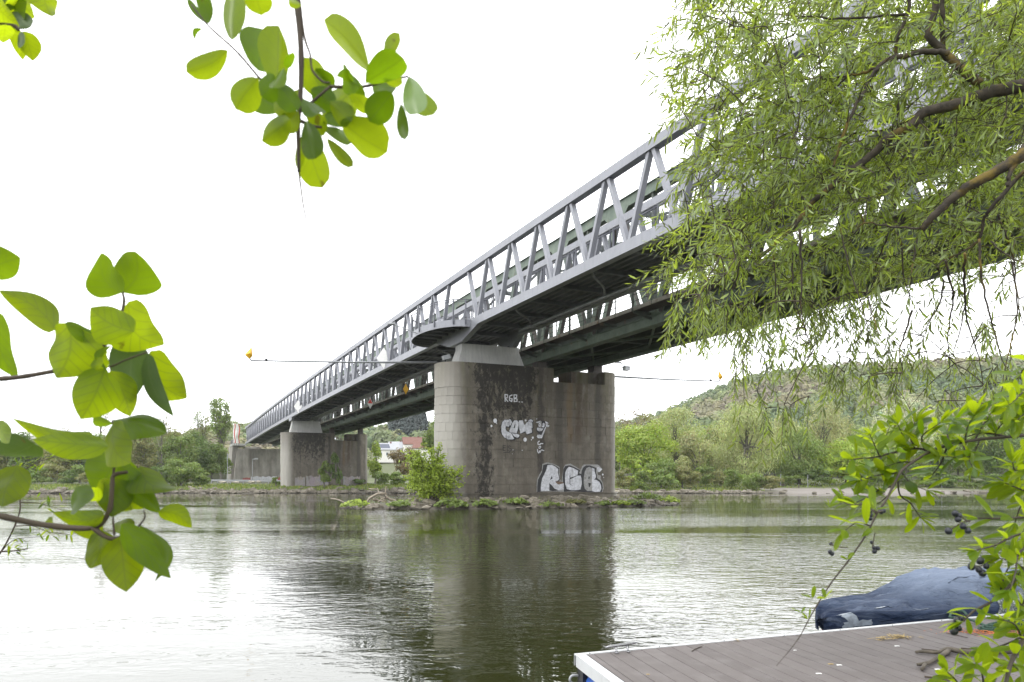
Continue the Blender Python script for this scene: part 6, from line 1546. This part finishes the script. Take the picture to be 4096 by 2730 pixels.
for i, (pts, r0) in enumerate(TW):
    yy = 1.18 if pts[0][1] < 2000 else 1.05
    twig(pts, r0, r0*.45, yy, yy+rp.uniform(-.10, .06), step=.0145 if pts[0][1] < 2000 else .021, ln=.042 if pts[0][1] < 2000 else .040)
for x, y in [(3392,2240),(3318,2030),(3445,2150),(3205,2452),(3300,2395),(3250,2395),(3500,2040),(3232,2478)]:
    b_ = px(x, y, 1.04)
    for i in range(4): put_leaf(b_, A(rp.normal(), rp.normal()*.4, rp.uniform(.1, 1)), rp.uniform(.010, .020), 'priv')
if extra_V: tag(build('foliage', np.concatenate(extra_V), np.concatenate(extra_F), M['priv'], pv, smooth=True, uv=np.concatenate(extra_U)), kind='stuff')
mb = MB(); mb.sphere((0,0,0), 1, 14, 10); mb.tube([(0,0,.9), (0,0,1.35)], [.12, .09], 6); bme = mesh_data('berry', np.concatenate(mb.V), mb.F, M['berry'], smooth=True)
for X_, Y_, r0 in [(760,195,10.5),(768,222,9.5),(765,250,9.5),(855,198,9.5),(875,190,8.5),(450,455,7.5),(443,520,9),(459,535,9),(778,443,7.5),(795,487,8),(825,490,9),(800,515,10),(1448,210,13),(1480,230,12),(1472,257,13),(1513,313,13),(1395,352,14.5),(1552,350,12.5),(1580,637,15),(1650,592,15),(1698,635,12),(1640,663,13),(1668,690,15),(1465,1065,14),(1503,1052,13),(1440,1108,14.5),(1478,1135,12.5),(1440,1158,16)]:
    yy = 1.04 if Y_ > 560 or X_ > 1300 else 1.08; sx, sy = 3100+X_/2.01, 1950+Y_/2.01
    o = link('berry', bme, pv, px(sx, sy, yy)-WLOC[pv.name]); s_ = r0/FPX*yy; o.scale = (s_, s_, s_*1.06); o.rotation_euler = (rp.uniform(-.6,.6), rp.uniform(-.6,.6), 0)
for pts in [[(3478,2045),(3478,2062),(3470,2085)],[(3530,2045),(3510,2050),(3495,2040)],[(3322,2178),(3350,2188),(3390,2192)],[(3490,2190),(3495,2160),(3500,2130)],[(3840,2060),(3860,2080),(3880,2090)],[(3795,2125),(3840,2095),(3870,2080)],[(3890,2270),(3930,2262),(3970,2240)],[(3835,2490),(3850,2470),(3870,2460)]]:
    pstem(pv, pts, .0008, .0006, 1.05, 'twig')

# small willow sprig low at the left
sp = empty('willow_sprig', px(-40, 2230, 1.9), 'thin willow sprig with tiny new leaves low at the left edge', 'branch'); ls = np.random.default_rng(5); YS = 1.9; C, DD = [], []
for pts, r0 in [([(-60,2290),(0,2215),(50,2125),(78,2050),(80,2000),(78,1930),(100,1882),(150,1850),(215,1830)], .0022), ([(80,2010),(160,2015),(250,2042)], .0012), ([(62,2105),(130,2105),(200,2130),(295,2140)], .0012), ([(0,2212),(60,2160),(180,2147)], .0012), ([(-60,2212),(0,2208),(60,2204),(112,2196)], .0028), ([(78,1930),(85,1890),(95,1845)], .0010)]:
    P = pstem(sp, pts, r0, r0*.4, YS, 'twig')
    for f in (.55, .75, .92, 1.0):
        q_ = P[int(f*(len(P)-1))]
        for i in range(5): C.append(q_+ls.normal(size=3)*.008); DD.append(ls.normal(size=3)*A(1, .6, .8)+A(.3, 0, .3))
smesh = [mesh_data('leaf', *leaf_verts(A(0,0,0), A(0,0,1), .24, 0, .2*k_-.1, 0, .2, .6, view=A(0,1,0), ns=6, nv=2)[:2], M['priv' if k_ else 'priv_dark'], smooth=True, uv=leaf_verts(A(0,0,0), A(0,0,1), .24, 0, .1, 0, .2, .6, view=A(0,1,0), ns=6, nv=2)[2]) for k_ in range(3)]
for c_, d_ in zip(C, DD):
    o = link('leaf', smesh[int(ls.integers(3))], sp, c_-WLOC[sp.name]); o.rotation_mode = 'QUATERNION'; o.rotation_quaternion = Vector(d_).to_track_quat('Z', 'Y'); s_ = ls.uniform(.018, .032); o.scale = (s_, s_, s_)

# ------------------------------------------------------------------ great willow hanging in at the right
wt = empty('willow_tree', A(6.2, 3.4, 0), 'large willow hanging over the river, its leafy boughs filling the upper right', 'tree'); rw = np.random.default_rng(12)
O7, S7 = (2500, 0), 1.045
t = NT('willow_bark'); p = t.obj(); f = t.noise(t.mapping(p, (1, 1, 1)), 14, 6, .7); g = t.noise(p, 5, 4, .6)
c = t.mix(t.ramp(f, [(.35, 0.), (.65, 1.)]), (.018, .014, .010), (.060, .048, .034)); c = t.mix(t.math('MULTIPLY', t.ramp(g, [(.52, 0.), (.62, 1.)]), .8), c, (.15, .105, .015))
M['willow_bark'] = t.done(t.pbr(c, .9, 0, t.bump(f, .8, .01)))
skel = []     # (point, radius)
def limb(pts, r0, r1, Y, Y1, name='limb', n=6):
    k_ = len(pts); P = smooth_path([px(O7[0]+x/S7, O7[1]+y/S7, Y+(Y1-Y)*i/(k_-1)) for i, (x, y) in enumerate(pts)], n)
    P[1:-1] += rw.normal(size=(len(P)-2, 3))*.003; rad = np.linspace(r0, r1, len(P))*.86; mb = MB(); mb.tube(P, rad*(1+.03*rw.normal(size=len(P))), 9); mb.build(name, M['willow_bark'], wt, smooth=True)
    skel.extend(zip(P, rad)); return P
limb([(1900,330),(1780,345),(1668,358),(1560,378),(1480,402),(1400,430),(1250,472),(1200,520),(1100,580),(1040,640),(950,712),(850,790),(780,850),(720,932),(640,1010),(560,1080)], .052, .012, 4.6, 4.85)
limb([(1900,520),(1760,590),(1668,645),(1560,712),(1450,772),(1380,820),(1290,905),(1240,960)], .046, .022, 4.2, 4.5)
limb([(1480,352),(1430,310),(1380,270),(1330,215),(1270,150),(1290,60),(1310,-60)], .036, .022, 4.75, 4.8)
limb([(1350,222),(1250,215),(1180,235),(1100,250),(1050,290),(1000,380),(950,470),(900,600),(870,700)], .022, .008, 4.7, 4.75)
limb([(1060,285),(980,310),(930,322),(880,370),(860,420)], .011, .004, 4.9, 5.1); limb([(1130,240),(1140,160),(1180,60),(1200,-60)], .012, .012, 4.8, 4.7)
limb([(1330,200),(1325,100),(1330,-60)], .018, .016, 4.8, 4.7); limb([(1700,560),(1650,640),(1610,720),(1600,780)], .020, .012, 4.3, 4.3)
limb([(1800,650),(1668,720),(1530,870),(1500,920),(1480,1000),(1400,1060),(1330,1090)], .016, .006, 4.4, 4.7); limb([(1240,955),(1110,950),(1000,935),(940,1000),(880,1060)], .008, .003, 4.5, 4.8)
limb([(760,870),(700,950),(600,985),(500,1000)], .010, .004, 5.3, 5.5); limb([(1140,420),(1145,520),(1140,620)], .010, .006, 4.8, 4.9); limb([(1250,470),(1100,540),(960,560),(800,650),(640,660)], .010, .004, 4.8, 5.5)
limb([(1000,935),(900,760),(700,620),(520,560)], .007, .003, 5.0, 5.6); limb([(930,320),(700,330),(520,260),(380,180)], .008, .003, 5.1, 5.7); limb([(880,370),(700,440),(500,450),(330,460)], .007, .003, 5.1, 5.8); limb([(1180,60),(900,80),(650,60),(400,50)], .010, .003, 4.8, 5.6)
limb([(640,1010),(480,900),(330,850),(220,840)], .007, .003, 5.4, 5.7); limb([(560,1080),(430,1080),(300,1040),(200,1020)], .006, .0025, 5.4, 5.7)
for L in [[(1530,1010),(1600,1070),(1720,1130)], [(1480,1000),(1490,1150),(1520,1300),(1560,1440),(1600,1600)], [(1420,1060),(1415,1200),(1430,1340),(1480,1500),(1500,1640)], [(1230,960),(1200,1120),(1180,1200)], [(1150,1000),(1170,1180),(1220,1300)], [(1110,960),(1060,1080),(1030,1160)], [(1000,1180),(1020,1260),(1060,1400)], [(730,960),(740,1100),(735,1290),(760,1380)], [(620,1030),(630,1180),(628,1330),(600,1450)], [(700,1100),(705,1230),(760,1400),(790,1460)],
          [(900,950),(940,1130),(1000,1300),(1020,1450)], [(1300,1100),(1330,1200),(1290,1320),(1200,1450)], [(1560,900),(1620,1060),(1640,1250),(1680,1420)], [(1340,1090),(1370,1250),(1350,1400),(1360,1560)], [(1440,1200),(1400,1380),(1370,1500)], [(500,1000),(470,1150),(430,1300),(420,1480)], [(400,1070),(330,1200),(260,1350)], [(1620,1100),(1640,1300),(1600,1500),(1560,1700)], [(1200,1300),(1150,1450),(1160,1560)]]:
    limb(L, rw.uniform(.006, .010), .002, 4.5+rw.uniform(-.3, .6), 4.5+rw.uniform(-.3, .6), 'hanging_shoot', 5)
# trunk outside the frame
mb = MB(); mb.tube(smooth_path([A(6.2, 3.4, -.3), A(6.0, 3.8, 1.5), A(5.2, 4.3, 3.2), px(O7[0]+1900/S7, 330/S7, 4.6)], 5), np.linspace(.28, .07, 16), 12); mb.tube(smooth_path([A(6.0, 3.8, 1.5), A(5.0, 4.0, 2.6), px(O7[0]+1900/S7, 520/S7, 4.2)], 5), np.linspace(.14, .05, 11), 10); mb.build('trunk', M['willow_bark'], wt, smooth=True)
# envelope, in photograph pixels
env = np.array([(2780,-150),(2640,60),(2620,130),(2700,200),(2670,340),(2620,400),(2700,470),(2700,560),(2780,640),(2680,720),(2640,800),(2680,900),(2640,980),(2620,1100),(2680,1180),(2620,1240),(2720,1320),(2800,1400),(2880,1440),(2930,1540),(3000,1620),(3150,1660),(3300,1560),(3420,1640),(3560,1600),(3700,1660),(3900,1640),(4300,1600),(4300,-150)], float)
env[env[:, 0] < 2900, 0] += 40
def inside(p_, poly_):
    x, y = p_; c_ = False; j = len(poly_)-1
    for i in range(len(poly_)):
        xi, yi = poly_[i]; xj, yj = poly_[j]
        if (yi > y) != (yj > y) and x < (xj-xi)*(y-yi)/(yj-yi)+xi: c_ = not c_
        j = i
    return c_
def dens(x, y):
    d = 1.0
    low = 1500 - (x-2900)*.50               # the lower edge of the bridge; below it the foliage thins out
    if y > low: d = .27
    if y > 1250: d = .20
    if y > 1250 and 2900 < x < 3900: d = .24
    if x < 2800: d *= .55
    if 3300 < x < 3420 and 700 < y < 900: d *= .6
    return d
starts = []
while len(starts) < 1350:
    x, y = rw.uniform(2600, 4280), rw.uniform(-150, 1640)
    cl = .5+.5*math.sin(x*.021+1.7*math.sin(y*.013))*math.sin(y*.026+1.3*math.sin(x*.011+2))
    if inside((x, y), env) and rw.random() < dens(x, y)*(.30+1.1*cl): starts.append((x, y, rw.uniform(4.55, 6.4)))
SK = np.array([s_[0] for s_ in skel]); mb = MB(); LC, LD = [], []
pts_ = [px(*s_) for s_ in starts]; dist = [np.min(np.linalg.norm(SK-p_, axis=1)) for p_ in pts_]
SKl = list(SK)
for idx in np.argsort(dist):
    p_ = pts_[idx]; S_ = np.array(SKl); dd = np.linalg.norm((S_-p_)*A(1, .7, 1), axis=1) + np.maximum(0, (S_[:, 0]*-1 + p_[0]))*.4; j = int(np.argmin(dd)); s_ = S_[j]
    m_ = (s_+p_)/2 + A(0, 0, .05*np.linalg.norm(p_-s_)); P = smooth_path([s_, m_, p_], 3); mb.tube(P, np.linspace(.0042, .0026, len(P)), 4, cap=False); SKl += [P[3], p_]
    # the shoot itself droops to the left
    for sh in range(2):
        ln = rw.uniform(.15, .36); dr = unit(A(-rw.uniform(-.5, 1.1), rw.normal()*.6, -rw.uniform(-.3, .8))); sx_, sy_ = starts[idx][:2]
        if sy_ > 1150: dr = unit(A(-rw.uniform(-.4, .4), rw.normal()*.3, -1))
        q1_ = p_ + dr*ln*.5 + A(0, 0, .03); q2_ = p_ + dr*ln + A(0, 0, -.06*rw.random()); P = smooth_path([p_, q1_, q2_], 5); mb.tube(P, np.linspace(.0024, .0009, len(P)), 3, cap=False)
        nl = int(ln/.0165)
        for i in range(nl):
            f = (i+.6)/nl; c_ = P[0]*(1-f)**2+2*f*(1-f)*q1_+f*f*q2_; dirn = unit(q2_-p_); a = i*2.4+rw.uniform(-.4, .4); o_ = unit(np.cross(dirn, A(math.cos(a), math.sin(a), .3)))
            LC.append(c_); LD.append(unit(dirn*rw.uniform(.5, 1)+o_*rw.uniform(.3, .9)+A(0, 0, -.35*rw.random())))
tag(mb.build('twigs', M['twig'], wt), kind='stuff')
LC, LD = np.array(LC), np.array(LD); n = len(LC)
# slender leaves: six points, folded along the middle
ref = rw.normal(size=(n, 3)); sd_ = np.cross(LD, ref); sd_ /= np.linalg.norm(sd_, axis=1)[:, None]; nr = np.cross(sd_, LD); ln = rw.uniform(.050, .100, (n, 1)); wd = ln*rw.uniform(.12, .18, (n, 1)); cu = rw.uniform(-.05, .22, (n, 1))
b0 = LC; p1 = LC+LD*ln*.38-nr*ln*cu*.15; p2 = LC+LD*ln*.72-nr*ln*cu*.5; t_ = LC+LD*ln-nr*ln*cu
V = np.stack([b0, p1+sd_*wd*.5+nr*wd*.12, p1-nr*wd*.06, p1-sd_*wd*.5+nr*wd*.12, p2+sd_*wd*.42+nr*wd*.1, p2-nr*wd*.05, p2-sd_*wd*.42+nr*wd*.1, t_], 1)
FT = np.array([(0,1,2,2),(0,2,3,3),(1,4,5,2),(2,5,6,3),(4,7,5,5),(5,7,6,6)])
def willow_mat():
    t = NT('willow_leaf'); at = t.n('ShaderNodeAttribute'); at.attribute_name = 'tint'; geo = t.n('ShaderNodeNewGeometry')
    top = t.mix(1.0, (.115, .175, .030), at.outputs['Color'], 'MULTIPLY'); und = t.mix(1.0, (.20, .25, .12), at.outputs['Color'], 'MULTIPLY'); c = t.mix(geo.outputs['Backfacing'], top, und)
    d = t.pbr(c, .33); tl = t.n('ShaderNodeBsdfTranslucent'); t.l(t.mix(1.0, (.50, .62, .060), at.outputs['Color'], 'MULTIPLY'), tl.inputs[0])
    m = t.n('ShaderNodeMixShader'); m.inputs[0].default_value = .42; t.l(d, m.inputs[1]); t.l(tl.outputs[0], m.inputs[2]); return t.done(m.outputs[0])
M['wleaf'] = willow_mat()
tint = rw.uniform(.35, 1.5, n)[:, None]*A(1, 1, 1)
dcam = np.linalg.norm(LC-A(0, 0, EYE), axis=1); vis = (np.abs(LC[:, 0]/LC[:, 1]) < .66) & ((LC[:, 2]-EYE)/LC[:, 1] < .62); order = np.argsort(np.where(vis, dcam, 99)); near, rest = order[:290], order[290:]
def tri6(k_):   # faces without repeated corners
    return [(0,1,2),(0,2,3),(1,4,5,2),(2,5,6,3),(4,7,5),(5,7,6)]
F = (np.arange(len(rest))[:, None, None]*8 + np.array([(0,1,2),(0,2,3),(1,4,5),(1,5,2),(2,5,6),(2,6,3),(4,7,5),(5,7,6)])[None]).reshape(-1, 3)
tag(build('foliage', V[rest].reshape(-1, 3), F, M['wleaf'], wt, attr=np.repeat(tint[rest], 8, 0)), kind='stuff')
for i in near: build('leaf', V[i], tri6(0), M['wleaf'], wt, attr=np.repeat(tint[i][None], 8, 0))
print('willow leaves', n, 'privet leaves', NL[0], eo[0])

# ------------------------------------------------------------------ thin air between here and the hills
hz = bpy.data.materials.new('thin_haze'); hz.use_nodes = True; tt = hz.node_tree; tt.nodes.clear()
vp = tt.nodes.new('ShaderNodeVolumePrincipled'); vp.inputs['Color'].default_value = (.93, .95, 1, 1); vp.inputs['Density'].default_value = .00017
oo = tt.nodes.new('ShaderNodeOutputMaterial'); tt.links.new(vp.outputs[0], oo.inputs['Volume'])
mb = MB(); mb.box((0, 1450, 58), 6400, 3200, 124); tag(mb.build('haze', hz), 'thin pale haze over the valley', kind='stuff')
